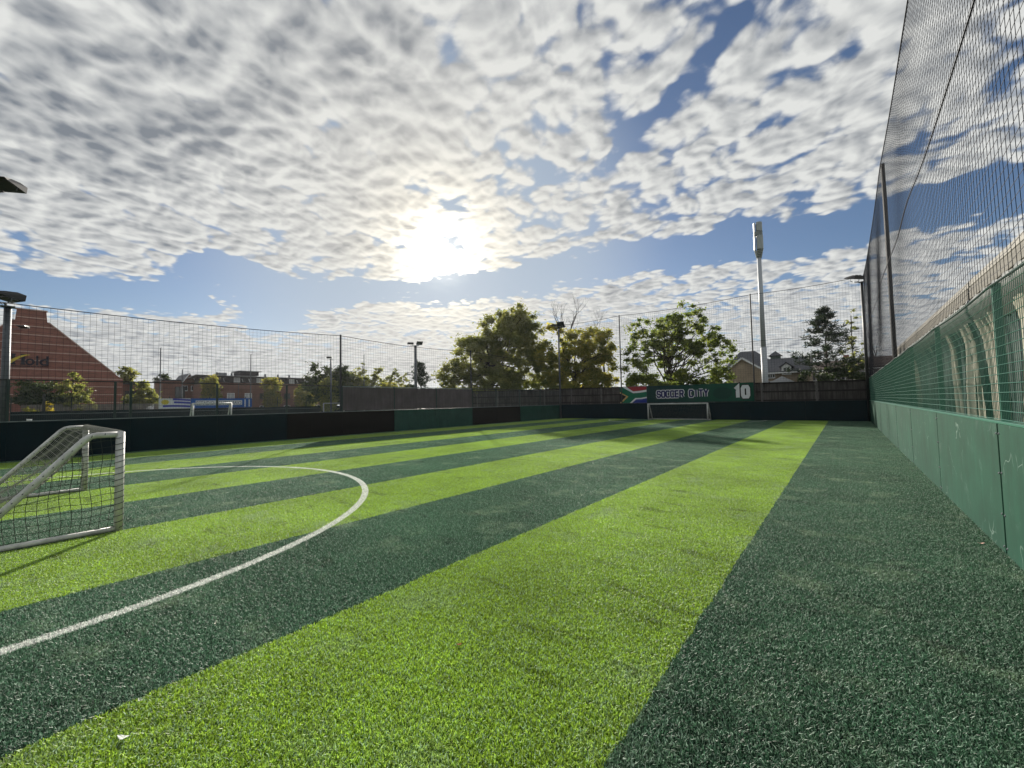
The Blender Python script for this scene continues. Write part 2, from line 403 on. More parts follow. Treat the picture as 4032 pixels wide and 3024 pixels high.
def fibre_tile(size, n, seed):
    rg = np.random.default_rng(seed)
    c = (rg.random((n, 2)) - .5) * size
    ang = rg.random(n) * 2 * np.pi; lean = rg.random(n) ** .8 * .030; la = rg.random(n) * 2 * np.pi
    h = .014 + rg.random(n) * .017; w = .0012 + rg.random(n) * .0016
    ux, uy = np.cos(ang) * w, np.sin(ang) * w
    lx, ly = np.cos(la) * lean, np.sin(la) * lean
    v = np.zeros((n, 5, 3))
    v[:, 0, 0] = c[:, 0] - ux; v[:, 0, 1] = c[:, 1] - uy
    v[:, 1, 0] = c[:, 0] + ux; v[:, 1, 1] = c[:, 1] + uy
    v[:, 2, 0] = c[:, 0] + ux + lx * .4; v[:, 2, 1] = c[:, 1] + uy + ly * .4; v[:, 2, 2] = h * .68
    v[:, 3, 0] = c[:, 0] - ux + lx * .4; v[:, 3, 1] = c[:, 1] - uy + ly * .4; v[:, 3, 2] = h * .68
    v[:, 4, 0] = c[:, 0] + lx; v[:, 4, 1] = c[:, 1] + ly; v[:, 4, 2] = h
    base = (np.arange(n) * 5)[:, None]
    f = [tuple(q) for q in (base + np.array([0, 1, 2, 3])).tolist()] + [tuple(q) for q in (base + np.array([3, 2, 4])).tolist()]
    me = bpy.data.meshes.new('artificial_grass'); me.from_pydata(v.reshape(-1, 3).tolist(), [], f); me.update()
    me.materials.append(M['fibres']); return me

def lay_turf():
    T = .5
    nx, ny = 42, 66
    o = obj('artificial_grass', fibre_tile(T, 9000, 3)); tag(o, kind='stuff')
    ng = bpy.data.node_groups.new('lay_turf', 'GeometryNodeTree')
    ng.interface.new_socket('Geometry', in_out='INPUT', socket_type='NodeSocketGeometry')
    ng.interface.new_socket('Geometry', in_out='OUTPUT', socket_type='NodeSocketGeometry')
    n = ng.nodes; l = ng.links
    gi, go = n.new('NodeGroupInput'), n.new('NodeGroupOutput')
    gr = n.new('GeometryNodeMeshGrid'); gr.inputs[0].default_value = XR - XL - T; gr.inputs[1].default_value = (ny - 1) * T
    gr.inputs[2].default_value = nx; gr.inputs[3].default_value = ny
    tr = n.new('GeometryNodeTransform'); tr.inputs['Translation'].default_value = ((XL + XR) / 2, YF - ny * T / 2, .001)
    ip = n.new('GeometryNodeInstanceOnPoints')
    rv = n.new('FunctionNodeRandomValue'); rv.data_type = 'INT'; rv.inputs[4].default_value = 0; rv.inputs[5].default_value = 3
    mm = n.new('ShaderNodeMath'); mm.operation = 'MULTIPLY'; mm.inputs[1].default_value = math.pi / 2
    cx = n.new('ShaderNodeCombineXYZ')
    l.new(gr.outputs[0], tr.inputs[0]); l.new(tr.outputs[0], ip.inputs['Points']); l.new(gi.outputs[0], ip.inputs['Instance'])
    l.new(rv.outputs[2], mm.inputs[0]); l.new(mm.outputs[0], cx.inputs[2]); l.new(cx.outputs[0], ip.inputs['Rotation'])
    l.new(ip.outputs[0], go.inputs[0])
    md = o.modifiers.new('lay_turf', 'NODES'); md.node_group = ng
lay_turf()

def arc_line(c, r, a0, a1, what):
    mb = MB(); n = 96; vs = []
    for i in range(n + 1):
        a = a0 + (a1 - a0) * i / n
        for q in (r - .05, r + .05): vs.append((c[0] + q * math.cos(a), c[1] + q * math.sin(a), .013))
    mb.add(vs, [(2 * i, 2 * i + 1, 2 * i + 3, 2 * i + 2) for i in range(n)])
    tag(mb.build('penalty_arc', M['line_white']), kind='structure')
arc_line(*ARCS[0], R(-8), R(188), 'near'); arc_line(*ARCS[1], R(180.8), R(359.2), 'far')

# ---------------------------------------------------------------- board walls
def bolt_mesh():
    mb = MB(); n = 8
    vs = [(0, .013 * math.cos(2 * math.pi * k / n), .013 * math.sin(2 * math.pi * k / n)) for k in range(n)] + [(-.007, .008 * math.cos(2 * math.pi * k / n), .008 * math.sin(2 * math.pi * k / n)) for k in range(n)]
    fs = [(k, (k + 1) % n, n + (k + 1) % n, n + k) for k in range(n)] + [tuple(range(n, 2 * n))]
    me = bpy.data.meshes.new('bolt'); me.from_pydata(vs, [], fs); me.update(); me.materials.append(M['steel']); return me

def bevel_box(lo, hi, bw=.006):
    bm = bmesh.new(); bmesh.ops.create_cube(bm, size=1)
    for v in bm.verts: v.co = Vector([(lo[i] + hi[i]) / 2 + v.co[i] * (hi[i] - lo[i]) for i in range(3)])
    bmesh.ops.bevel(bm, geom=bm.edges[:], offset=bw, segments=1, affect='EDGES', clamp_overlap=True)
    me = bpy.data.meshes.new('panel'); bm.to_mesh(me); bm.free(); return me

SEAMS_R = [5.752 + 3.219 * k for k in range(-2, 8)] + [YF]
def right_wall():
    t = thing('board_wall', 'sunlit scuffed green board wall with bolted panels along the dark turf edge', 'wall', (XR, 0, 0))
    bm_ = bolt_mesh()
    for i, (a, b) in enumerate(zip(SEAMS_R[:-1], SEAMS_R[1:])):
        dz = random.uniform(-.003, .003); dxp = random.uniform(0, .004)
        p = obj('panel', bevel_box((XR + dxp, a + .017, 0), (XR + .022, b - .017, BH - .01 + dz)), M['board_lit'], t)
        for z in (.07, .38, .75, 1.12):
            for y in (a + .045, b - .045):
                q = bpy.data.objects.new('bolt', bm_); C.objects.link(q); q.parent = p
                q.location = (XR + dxp + .001, y, z + random.uniform(-.01, .01))
        obj('joint', bevel_box((XR + .018, b - .0165, 0), (XR + .05, b + .0165, BH - .03), .002), M['post_dark'], t)
    obj('top_rail', bevel_box((XR - .004, SEAMS_R[0], BH - .012), (XR + .06, YF, BH + .012), .004), M['mesh_green'], t)
right_wall()

def far_wall():
    t = thing('board_wall', 'dark teal board wall behind the far goal, below the timber fence', 'wall', (0, YF, 0))
    xs = [XL + (XR - XL) * k / 7 for k in range(8)]
    for a, b in zip(xs[:-1], xs[1:]):
        d = random.uniform(0, .004)
        obj('panel', bevel_box((a + .004, YF + d, 0), (b - .004, YF + .03, BH)), M['board_teal'], t)
    obj('top_rail', bevel_box((XL, YF + .002, BH + .001), (XR, YF + .06, BH + .016), .003), M['mesh_dark'], t)
far_wall()

SEAMS_L = [-6.0, -3.1, -.2, 2.58, 5.18, 7.86, 10.5, 13.6, 16.68, 19.86, 22.4, 25.18, 28.0, YF]
COL_L = ['board_teal'] * 5 + ['board_black', 'board_black', 'board_green', 'board_green', 'board_black', 'board_black', 'board_green', 'board_green']
def left_wall():
    t = thing('board_wall', 'shaded board wall of mixed black, teal and green panels opposite the sunlit wall', 'wall', (XL, 0, 0))
    for a, b, c in zip(SEAMS_L[:-1], SEAMS_L[1:], COL_L):
        d = random.uniform(0, .006)
        p = obj('panel', bevel_box((XL - .03, a + .004, 0), (XL - d, b - .004, BH - .012)), M[c], t)
        if c == 'board_black': p['label'] = 'black replacement panel'
    obj('top_rail', bevel_box((XL - .07, SEAMS_L[0], BH - .01), (XL + .004, YF, BH + .014), .004), M['rail'], t)
left_wall()

# ---------------------------------------------------------------- weld mesh fences
def mesh_panel(L, H, dv, dh, wv, wh, double=False):
    """vertical wires every dv, horizontal wires every dh, in the YZ plane, from the origin"""
    mb = MB(); nv = int(round(L / dv))
    for i in range(nv + 1):
        y = L * i / nv; mb.box((-wv, y - wv, 0), (wv, y + wv, H))
    nh = int(round(H / dh)); k = 6
    for j in range(nh + 1):
        z = min(max(H * j / nh, wh), H - wh)
        sag = random.uniform(-.006, .006)
        pts = [(-wv - wh, L * i / k, z + sag * math.sin(math.pi * i / k) + random.uniform(-.0015, .0015)) for i in range(k + 1)]
        mb.tube(pts, wh, 4, True)
    return mb

def right_fence():
    t = thing('mesh_fence', 'green welded mesh fence standing on the sunlit board wall', 'fence', (XR + .08, 0, 0))
    ps = [5.93 + 3.2 * k for k in range(-2, 8)] + [YF - .05]
    pm = mesh_panel(3.2, MESH_H - BH - .03, .05, .083, .0019, .0034)
    me = None
    for a, b in zip(ps[:-1], ps[1:]):
        if me is None: o = pm.build('mesh_panel', M['mesh_green'], t); o.matrix_parent_inverse = Matrix(); me = o.data
        else: o = bpy.data.objects.new('mesh_panel', me); C.objects.link(o); o.parent = t
        o.location = (-.03, a, BH + .02); o.scale.y = (b - a) / 3.2
    for y in ps:
        obj('post', bevel_box((XR + .062, y - .03, 0), (XR + .122, y + .03, MESH_H + .02), .006), M['mesh_green'], t)
    for a, b in zip(ps[:-1], ps[1:]):
        pts = [(XR + .05, a + (b - a) * i / 8, MESH_H - .004 - .03 * math.sin(math.pi * i / 8)) for i in range(9)]
        MB().tube(pts, .011, 6).build('top_rail', M['mesh_dark'], t)
right_fence()

def left_fence():
    t = thing('mesh_fence', 'dark welded mesh fence standing on the shaded mixed-colour board wall', 'fence', (XL - .05, 0, 0))
    me = None
    for a, b in zip(SEAMS_L[:-1], SEAMS_L[1:]):
        if 10.4 < a < 19.0: continue
        if me is None:
            o = mesh_panel(2.8, MESH_H - BH - .02, .05, .2, .0022, .003).build('mesh_panel', M['mesh_dark'], t); o.matrix_parent_inverse = Matrix(); me = o.data
        else: o = bpy.data.objects.new('mesh_panel', me); C.objects.link(o); o.parent = t
        o.location = (0, a, BH + .015); o.scale.y = (b - a) / 2.8
    for y in SEAMS_L[1:-1] + [2.17]:
        obj('post', bevel_box((XL - .10, y - .035, 0), (XL - .04, y + .035, MESH_H + .02), .006), M['mesh_dark'], t)
    MB().tube([(XL - .06, SEAMS_L[0], MESH_H), (XL - .06, YF, MESH_H)], .022, 6).build('top_rail', M['post_dark'], t)
    for a, b in zip(SEAMS_L[6:9], SEAMS_L[7:10]):      # three windbreak sheets fixed to the mesh bays
        mb = MB(); n = 24; vs = []
        for i in range(n + 1):
            for z in (BH + .045, BH + .5, BH + .9, MESH_H - .05):
                vs.append((XL - .03 + .012 * math.sin(i * 1.9 + z * 3), a + .012 + (b - a - .024) * i / n, z + .008 * math.sin(i * 1.3)))
        mb.add(vs, [(4 * i + j, 4 * i + 4 + j, 4 * i + 5 + j, 4 * i + 1 + j) for i in range(n) for j in range(3)])
        s = mb.build('windbreak_sheet', M['sheet'], t); s['label'] = 'grey brown windbreak sheet'
        s.modifiers.new('thickness', 'SOLIDIFY').thickness = .004
        obj('sheet_rail', bevel_box((XL - .045, a + .04, MESH_H - .035), (XL + .004, b - .04, MESH_H + .005), .004), M['rail'], t)
        for q in (a, b): obj('sheet_post', bevel_box((XL - .012, q - .03, BH + .016), (XL + .012, q + .03, MESH_H - .04), .004), M['mesh_dark'], t) if q == a or q > 19 else None
left_fence()

# ---------------------------------------------------------------- netting
def net(name, label, us, z0, z1, place, cell, rad, poles, ropes, pole_r, sway=.03):
    """us: (u0, u1) along the run; place(u, z, off) gives the point"""
    t = thing(name, label, 'net', place(us[0], 0, 0))
    u0, u1 = us; L = u1 - u0; nv = int(L / cell); nh = int((z1 - z0) / cell)
    cuts = sorted([u0, u1] + [p for p in poles if u0 < p < u1])
    def top(u):
        for a, b in zip(cuts[:-1], cuts[1:]):
            if a <= u <= b: f = (u - a) / (b - a); return -min(.25, .016 * (b - a)) * 4 * f * (1 - f)
        return 0.0
    def P(u, v):
        z = z0 + (z1 - z0) * v + top(u) * v
        z += .05 * math.sin(u * 1.7 + v * 3) * (1 - v) * v * 2 + .035 * math.sin(u * 3.1) * math.exp(-v * 5)
        off = sway * math.sin(u * .9 + v * 2.2) * math.sin(math.pi * min(v, .96))
        return place(u, z, off)
    mb = MB(); rg = random.Random(5)
    ks = 7
    for i in range(nv + 1):
        u = u0 + L * i / nv; j = rg.uniform(-.012, .012)
        mb.tube([P(min(max(u + j * math.sin(math.pi * s / ks * 2), u0), u1), s / ks) for s in range(ks + 1)], rad, 3, False)
    n = max(8, int(L / .6))
    for j in range(nh + 1):
        mb.tube([P(u0 + L * i / n, j / nh) for i in range(n + 1)], rad, 3, False)
    mb.build('netting', M['net'], t)
    for v, r in ropes:
        MB().tube([P(u0 + L * i / (n), v) for i in range(n + 1)], r, 5).build('rope', M['net'], t)
    for p in poles:
        b = place(p, 0, .06); tp = place(p, z1 + .06, .06)
        MB().tube([b, tp], [pole_r, pole_r * .85], 10).build('pole', M['post_dark'], t, smooth=False)
    return t
net('safety_net', 'tall black ball-stop net above the green mesh fence', (4.2, YF), MESH_H, NET_H, lambda u, z, o: Vector((XR + .07 + o, u, z)), .11, .0025, [16.5], [(1.0, .012), (.48, .009)], .06, .02)
net('safety_net', 'high net strung above the timber fence behind the far goal', (XL, XR), 2.55, NET_H, lambda u, z, o: Vector((u, YF + .18 + o, z)), .15, .0031, [-14.03, -4.63], [(1.0, .016), (.46, .011)], .05)
net('safety_net', 'lower net strung above the shaded mixed-colour board wall', (-6, YF), MESH_H, NET_L, lambda u, z, o: Vector((XL - .06 - o, u, z)), .15, .0036, [10.48, 19.88], [(1.0, .014)], .05)

# ---------------------------------------------------------------- goals
def goal(name, label, x0, x1, y, back, top_d, base_d, h, r, cell, rad, lace=False, rot=None, group=None, side_mat='goal_net'):
    """posts at x0 and x1 on the line y; the frame runs back (+1 or -1 in Y); rot turns it about Z"""
    t = thing(name, label, 'goal', ((x0 + x1) / 2, y, 0), group)
    rg = random.Random(11)
    def T(p):
        p = Vector(p)
        if rot: p = Matrix.Rotation(rot, 3, 'Z') @ (p - t.location) + t.location
        return p
    gz = .018
    def tube(name, pts, rr, mat='goal_white', n=12, smooth=True):
        o = MB().tube([T(p) for p in pts], rr, n).build(name, M[mat], t, smooth=True); return o
    def side(s):                                     # profile of the side frame, s in 0..1 from the post top to the ground at the back
        L = [(0, h), (top_d * .8, h), (top_d, h - .012), (top_d + .05, h - .05), (base_d, gz + r)]
        seg = [math.dist(a, b) for a, b in zip(L[:-1], L[1:])]; tot = sum(seg); d = s * tot
        for a, b, q in zip(L[:-1], L[1:], seg):
            if d <= q + 1e-9: f = d / q; return (a[0] + (b[0] - a[0]) * f, a[1] + (b[1] - a[1]) * f)
            d -= q
        return L[-1]
    for x in (x0, x1):
        tube('post', [(x, y, gz), (x, y, h + r * .6)], r)
        tube('side_frame', [(x, y + back * q, z) for q, z in [(0, h), (top_d * .8, h), (top_d, h - .012), (top_d + .05, h - .05), ((top_d + .05 + base_d) / 2, (h - .05) / 2 + .02), (base_d, gz + r * .8)]], r * .82)
        tube('base_bar', [(x, y, gz + r * .7), (x, y + back * base_d, gz + r * .7)], r * .7)
    tube('crossbar', [(x0 - r * .5, y, h), (x1 + r * .5, y, h)], r)
    tube('back_bar', [(x0, y + back * base_d, gz + r * .7), (x1, y + back * base_d, gz + r * .7)], r * .7)
    # back and roof netting, hanging slack between the side frames
    W_ = x1 - x0; nx = int(W_ / cell); tot_h = math.dist((0, h), (top_d, h)) + math.dist((top_d, h), (base_d, 0)); ns = int(tot_h / cell)
    def Q(u, s):
        q, z = side(s); sag = .16 * math.sin(math.pi * u) ** .5 * math.sin(math.pi * s) if 0 < u < 1 else 0
        w = .03 * math.sin(u * 23 + s * 9) * (1 if 0 < u < 1 else 0)
        return T((x0 + W_ * u, y + back * (q - sag * .75 + w * .4), max(z - sag * .55 + w * .5, .03)))
    mb = MB()
    for i in range(nx + 1): mb.tube([Q(i / nx, s / 14) for s in range(15)], rad, 3, False)
    for j in range(ns + 1): mb.tube([Q(i / 30, j / ns) for i in range(31)], rad, 3, False)
    mb.build('back_net', M['goal_net'], t)
    for x in (x0, x1):
        mb = MB(); ny = int(base_d / cell); nz = int(h / cell)
        def lim(q): return h if q <= top_d else h * max(0.0, (base_d - q) / (base_d - top_d))
        def S(q, z):
            b = .035 * math.sin(q * 4 + z * 3) * math.sin(math.pi * min(1, z / h)) + .012 * math.sin(z * 14 + q * 9)
            return T((x + (b if x == x1 else -b) * .6 - (.015 if x == x1 else -.015), y + back * (q + .012 * math.sin(z * 11 + q * 5)), max(.03, z + .01 * math.sin(q * 17))))
        for i in range(1, ny + 1):
            q = base_d * i / (ny + 1); zt = lim(q)
            k = max(2, int(zt / cell)); mb.tube([S(q, zt * s / k) for s in range(k + 1)], rad, 3, False)
        for j in range(1, nz + 1):
            z = h * j / (nz + 1); qe = base_d - (base_d - top_d) * z / h
            k = max(2, int(qe / cell)); mb.tube([S(qe * s / k, z) for s in range(k + 1)], rad, 3, False)
        mb.build('side_net', M[side_mat], t)
    if lace:                                         # cord wound round the posts and crossbar
        for x in (x0, x1):
            pts = []
            for i in range(15 * 12 + 1):
                a = 2 * math.pi * i / 12; z = .06 + (h - .1) * i / (15 * 12)
                rr = r + .004 + (.022 if math.sin(a) * back > .7 else 0) * rg.random()
                pts.append(T((x + rr * math.cos(a), y + rr * math.sin(a), z)))
            MB().tube(pts, .0035, 4).build('lacing', M['net'], t)
        pts = [T((x0 + W_ * i / (60 * 10), y + (r + .004) * math.cos(2 * math.pi * i / 10), h + (r + .004) * math.sin(2 * math.pi * i / 10))) for i in range(60 * 10 + 1)]
        MB().tube(pts, .0035, 4).build('lacing', M['goal_net'], t)
        for x in (x0, x1):
            pts = []
            n = 14 * 8
            for i in range(n + 1):
                q, z = side(.08 + .9 * i / n); a = 2 * math.pi * i / 8; rr = r * .82 + .004
                pts.append(T((x + rr * math.cos(a), y + back * q + rr * .6 * math.sin(a), z + rr * .7 * math.sin(a))))
            MB().tube(pts, .0035, 4).build('lacing', M['net'], t)
    return t
goal('football_goal', 'scuffed white goal with slack net and corded posts inside the large arc', -11.03, -7.0, .82, -1, .26, 1.22, 1.2, .043, .085, .0034, True, side_mat='cord_shaded')
goal('football_goal', 'small white goal standing against the dark wall below the green banner', -11.45, -7.32, 30.02, 1, .22, .84, 1.19, .045, .11, .0022)

# ---------------------------------------------------------------- floodlights
def floodlight(name, label, loc, h, heads, r=.075, dark=True):
    """heads: (turn about Z, tilt, offset along X, offset along Y)"""
    t = thing(name, label, 'floodlight', loc)
    x, y, _ = loc
    m = M['post_dark'] if dark else M['steel']
    MB().tube([(x, y, 0), (x, y, h * .55), (x, y, h)], [r, r * .92, r * .8], 12).build('pole', m, t, smooth=True)
    MB().box((x - r * 1.5, y - r * 1.5, h - .004), (x + r * 1.5, y + r * 1.5, h + .03)).build('pole_cap', m, t)
    for rz, tilt, ox, oy in heads:
        RM = Matrix.Rotation(rz, 3, 'Z') @ Matrix.Rotation(tilt, 3, 'X'); c = Vector((x + ox, y + oy, h + .30))
        def P(a): return c + RM @ Vector(a)
        W2, D2 = .32, .30                            # wedge housing: deep at the back, thin lip in front
        pro = [(-D2, -.09), (D2, -.05), (D2 + .10, -.02), (D2 * .5, .08), (-D2 * .4, .14), (-D2, .10)]
        mb = MB(); n = len(pro)
        mb.add([P((s * W2 * (1 if i not in (3, 4) else .86), q[0], q[1])) for s in (-1, 1) for i, q in enumerate(pro)], [tuple(range(n)), tuple(range(2 * n - 1, n - 1, -1))] + [(i, n + i, n + (i + 1) % n, (i + 1) % n) for i in range(n)])
        hd = mb.build('lamp_head', M['lamp_black'], t, fix=True)
        MB().add([P((-W2 * .85, -D2 * .8, -.096)), P((W2 * .85, -D2 * .8, -.096)), P((W2 * .85, D2 * .9, -.058)), P((-W2 * .85, D2 * .9, -.058))], [(0, 1, 2, 3)]).build('lens', M['lamp_glass'], hd)
        for s in (-1, 1):
            o = MB().poly([P((s * W2 * .35, q, z)) for q, z in ((-D2 * .2, .11), (-D2 * .9, .10), (-D2 * .9, .155), (-D2 * .4, .165))], thick=RM @ Vector((.012, 0, 0))).build('fin', M['lamp_black'], hd, fix=True)
        for s in (-1, 1):
            MB().tube([P((s * W2 * .92, -.02, .0)), P((s * W2 * .92, -.02, -.18)), P((s * .1, -.02, -.24))], .016, 6).build('bracket', m, t)
        MB().tube([P((0, -.02, -.235)), (x + ox * .3, y + oy * .3, h + .02)], .03, 6).build('arm', m, t)
    return t
floodlight('floodlight', 'black floodlight post with a single lamp where the green wall meets the far wall', (XR - .02, YF - .1, 0), 8.05, [(R(48), R(14), -.30, -.1)], .085)
floodlight('floodlight', 'grey floodlight post with two lamps in the far corner by the timber fence', (XL + .12, YF - .1, 0), 8.1, [(R(118), R(10), -.35, .0), (R(200), R(34), .34, -.1)], .085, False)
floodlight('floodlight', 'floodlight post rising beside the red brick gable with its lettering', (XL - .16, -.27, 0), 4.78, [(R(205), R(8), .25, -.05)], .10, False)
p = px(1637, 1500, D=44)
floodlight('floodlight', 'twin-headed floodlight post behind the grey brown windbreak sheets', (p.x, p.y, 0), 7.9, [(R(60), R(12), -.5, -.3), (R(240), R(20), .45, .2)], .17, False)
p = px(1303, 1500, D=55)
floodlight('floodlight', 'slim floodlight post in front of the rounded dark trees', (p.x, p.y, 0), 7.9, [(R(50), R(12), -.4, 0)], .13, False)
p = px(38, 722, D=12)
lamp = floodlight('floodlight', 'floodlight lamp head high in the cloudy sky on a tall post', (p.x - .45, p.y - .62, 0), p.z - .34, [(R(-128), R(6), .42, .52)], .085)
p = px(22, 1500, X=-62)
floodlight('floodlight', 'small distant floodlight in front of the red brick gable', (p.x, p.y, 0), 9.6, [(R(-120), R(10), .3, .95)], .10, False)

# ---------------------------------------------------------------- timber fence
def timber_fence():
    t = thing('timber_fence', 'weathered dark timber fence with rails above the far board wall', 'fence', (0, YF + .4, 0))
    Y = YF + .40; x = -39.28; w = 2.92; rg = random.Random(3)
    while x < 1.6:
        e = x + w; zt = 2.66 - (x + 20) * .0125; zt2 = 2.66 - (e + 20) * .0125
        mb = MB(); q = x + .07; i = 0
        while q < e - .08:
            pw = rg.uniform(.13, .16); d = rg.uniform(0, .012) + (.014 if i % 2 else 0)
            f = (q - x) / w; z = zt + (zt2 - zt) * f + rg.uniform(-.02, .012)
            mb.box((q, Y + d, .05), (min(q + pw, e - .06), Y + d + .018, z)); q += pw - .004 + rg.uniform(0, .006); i += 1
        mb.build('plank_bay', M['timber'], t)
        obj('post', bevel_box((x - .06, Y - .06, 0), (x + .06, Y + .06, zt + .04), .008), M['fence_post'], t)
        for z in (1.36, 1.95, 2.54):
            MB().obox(((x + e) / 2, Y - .028, z + ((zt + zt2) / 2 - 2.55) * (z / 2.5)), ((w / 2 - .062), 0, (zt2 - zt) / 2 * z / 2.6), (0, .022, 0), (0, 0, .045)).build('rail', M['timber_rail'], t)
        x = e
timber_fence()

# ---------------------------------------------------------------- banner behind the far goal
def stroke(mb, pts, w, closed, put, off):
    """mitred flat stroke of half width w along 2-D points; put(u, v, off) gives the 3-D point"""
    n = len(pts); P = [Vector(p) for p in pts]; rows = []
    for i in range(n):
        a = P[i - 1] if (i > 0 or closed) else None; b = P[(i + 1) % n] if (i < n - 1 or closed) else None
        d1 = (P[i] - a).normalized() if a is not None else None; d2 = (b - P[i]).normalized() if b is not None else None
        if d1 is None: nrm = Vector((-d2.y, d2.x)); k = 1; ext = -d2 * 0
        elif d2 is None: nrm = Vector((-d1.y, d1.x)); k = 1
        else:
            n1, n2 = Vector((-d1.y, d1.x)), Vector((-d2.y, d2.x)); nrm = (n1 + n2).normalized(); k = 1 / max(.35, nrm.dot(n1))
        rows.append((P[i] + nrm * w * k, P[i] - nrm * w * k))
    vs = [put(r[j].x, r[j].y, off) for r in rows for j in (0, 1)]
    m_ = n if closed else n - 1
    mb.add(vs, [(2 * i, 2 * i + 1, (2 * i + 3) % (2 * n), (2 * i + 2) % (2 * n)) for i in range(m_)])
c_ = .16
GLYPH = {
 'O': [([(c_, 0), (1 - c_, 0), (1, c_), (1, 1 - c_), (1 - c_, 1), (c_, 1), (0, 1 - c_), (0, c_)], True)],
 'C': [([(1.02, .82), (1 - c_, 1), (c_, 1), (0, 1 - c_), (0, c_), (c_, 0), (1 - c_, 0), (1.02, .18)], False)],
 'S': [([(1, .72), (1, 1 - c_), (1 - c_, 1), (c_, 1), (0, 1 - c_), (0, .5 + c_ * .7), (c_, .5), (1 - c_, .5), (1, .5 - c_ * .7), (1, c_), (1 - c_, 0), (c_, 0), (0, c_), (0, .28)], False)],
 'E': [([(1.05, 1), (0, 1), (0, 0), (1.05, 0)], False), ([(.0, .5), (.8, .5)], False)],
 'R': [([(0, -.06), (0, 1), (1 - c_, 1), (1, 1 - c_), (1, .5 + c_), (1 - c_, .5), (0, .5)], False), ([(.55, .5), (1.02, -.06)], False)],
 'I': [([(.5, -.06), (.5, 1.06)], False)], 'T': [([(-.1, 1), (1.1, 1)], False), ([(.5, 1), (.5, -.06)], False)],
 'Y': [([(0, 1.06), (.5, .48), (1, 1.06)], False), ([(.5, .5), (.5, -.06)], False)],
 '1': [([(.1, .80), (.55, 1), (.55, -.06)], False)], '0': None}
GLYPH['0'] = GLYPH['O']

def banner_mat():
    m, t, b = material('printed_green_banner')
    g = t.new('ShaderNodeNewGeometry').outputs['Position']; x, y, z = t.sep(g)
    col = t.mix(t.step(x, -11, -6.5), (.0025, .026, .026), (.0035, .060, .036))
    v = t.new('ShaderNodeTexVoronoi'); t.put(v.inputs['Vector'], g); v.inputs['Scale'].default_value = 6; v.inputs['Randomness'].default_value = .25
    dots = t.math('MULTIPLY', t.step(v.outputs['Distance'], .42, .30), t.step(x, -7.5, -11.5, 0, .6))
    col = t.mix(dots, col, (.006, .050, .042))
    t.put(b.inputs['Base Color'], col); b.inputs['Roughness'].default_value = .6; b.inputs['Specular IOR Level'].default_value = .2; return m
M['banner'] = banner_mat()
M['print_white'] = plain('print_white', (.60, .62, .64), .6, .2, .05)
M['print_navy'] = plain('print_navy', (.012, .014, .085), .6, .2, .05)
M['print_red'] = plain('print_red', (.27, .022, .030), .6, .2, .12)
M['print_green'] = plain('print_green', (.004, .115, .062), .6, .2, .12)
M['print_blue'] = plain('print_blue', (.012, .030, .20), .6, .2, .12)
M['print_gold'] = plain('print_gold', (.50, .33, .10), .6, .2, .05)
M['print_black'] = plain('print_black', (.008, .008, .009), .6, .2, .05)

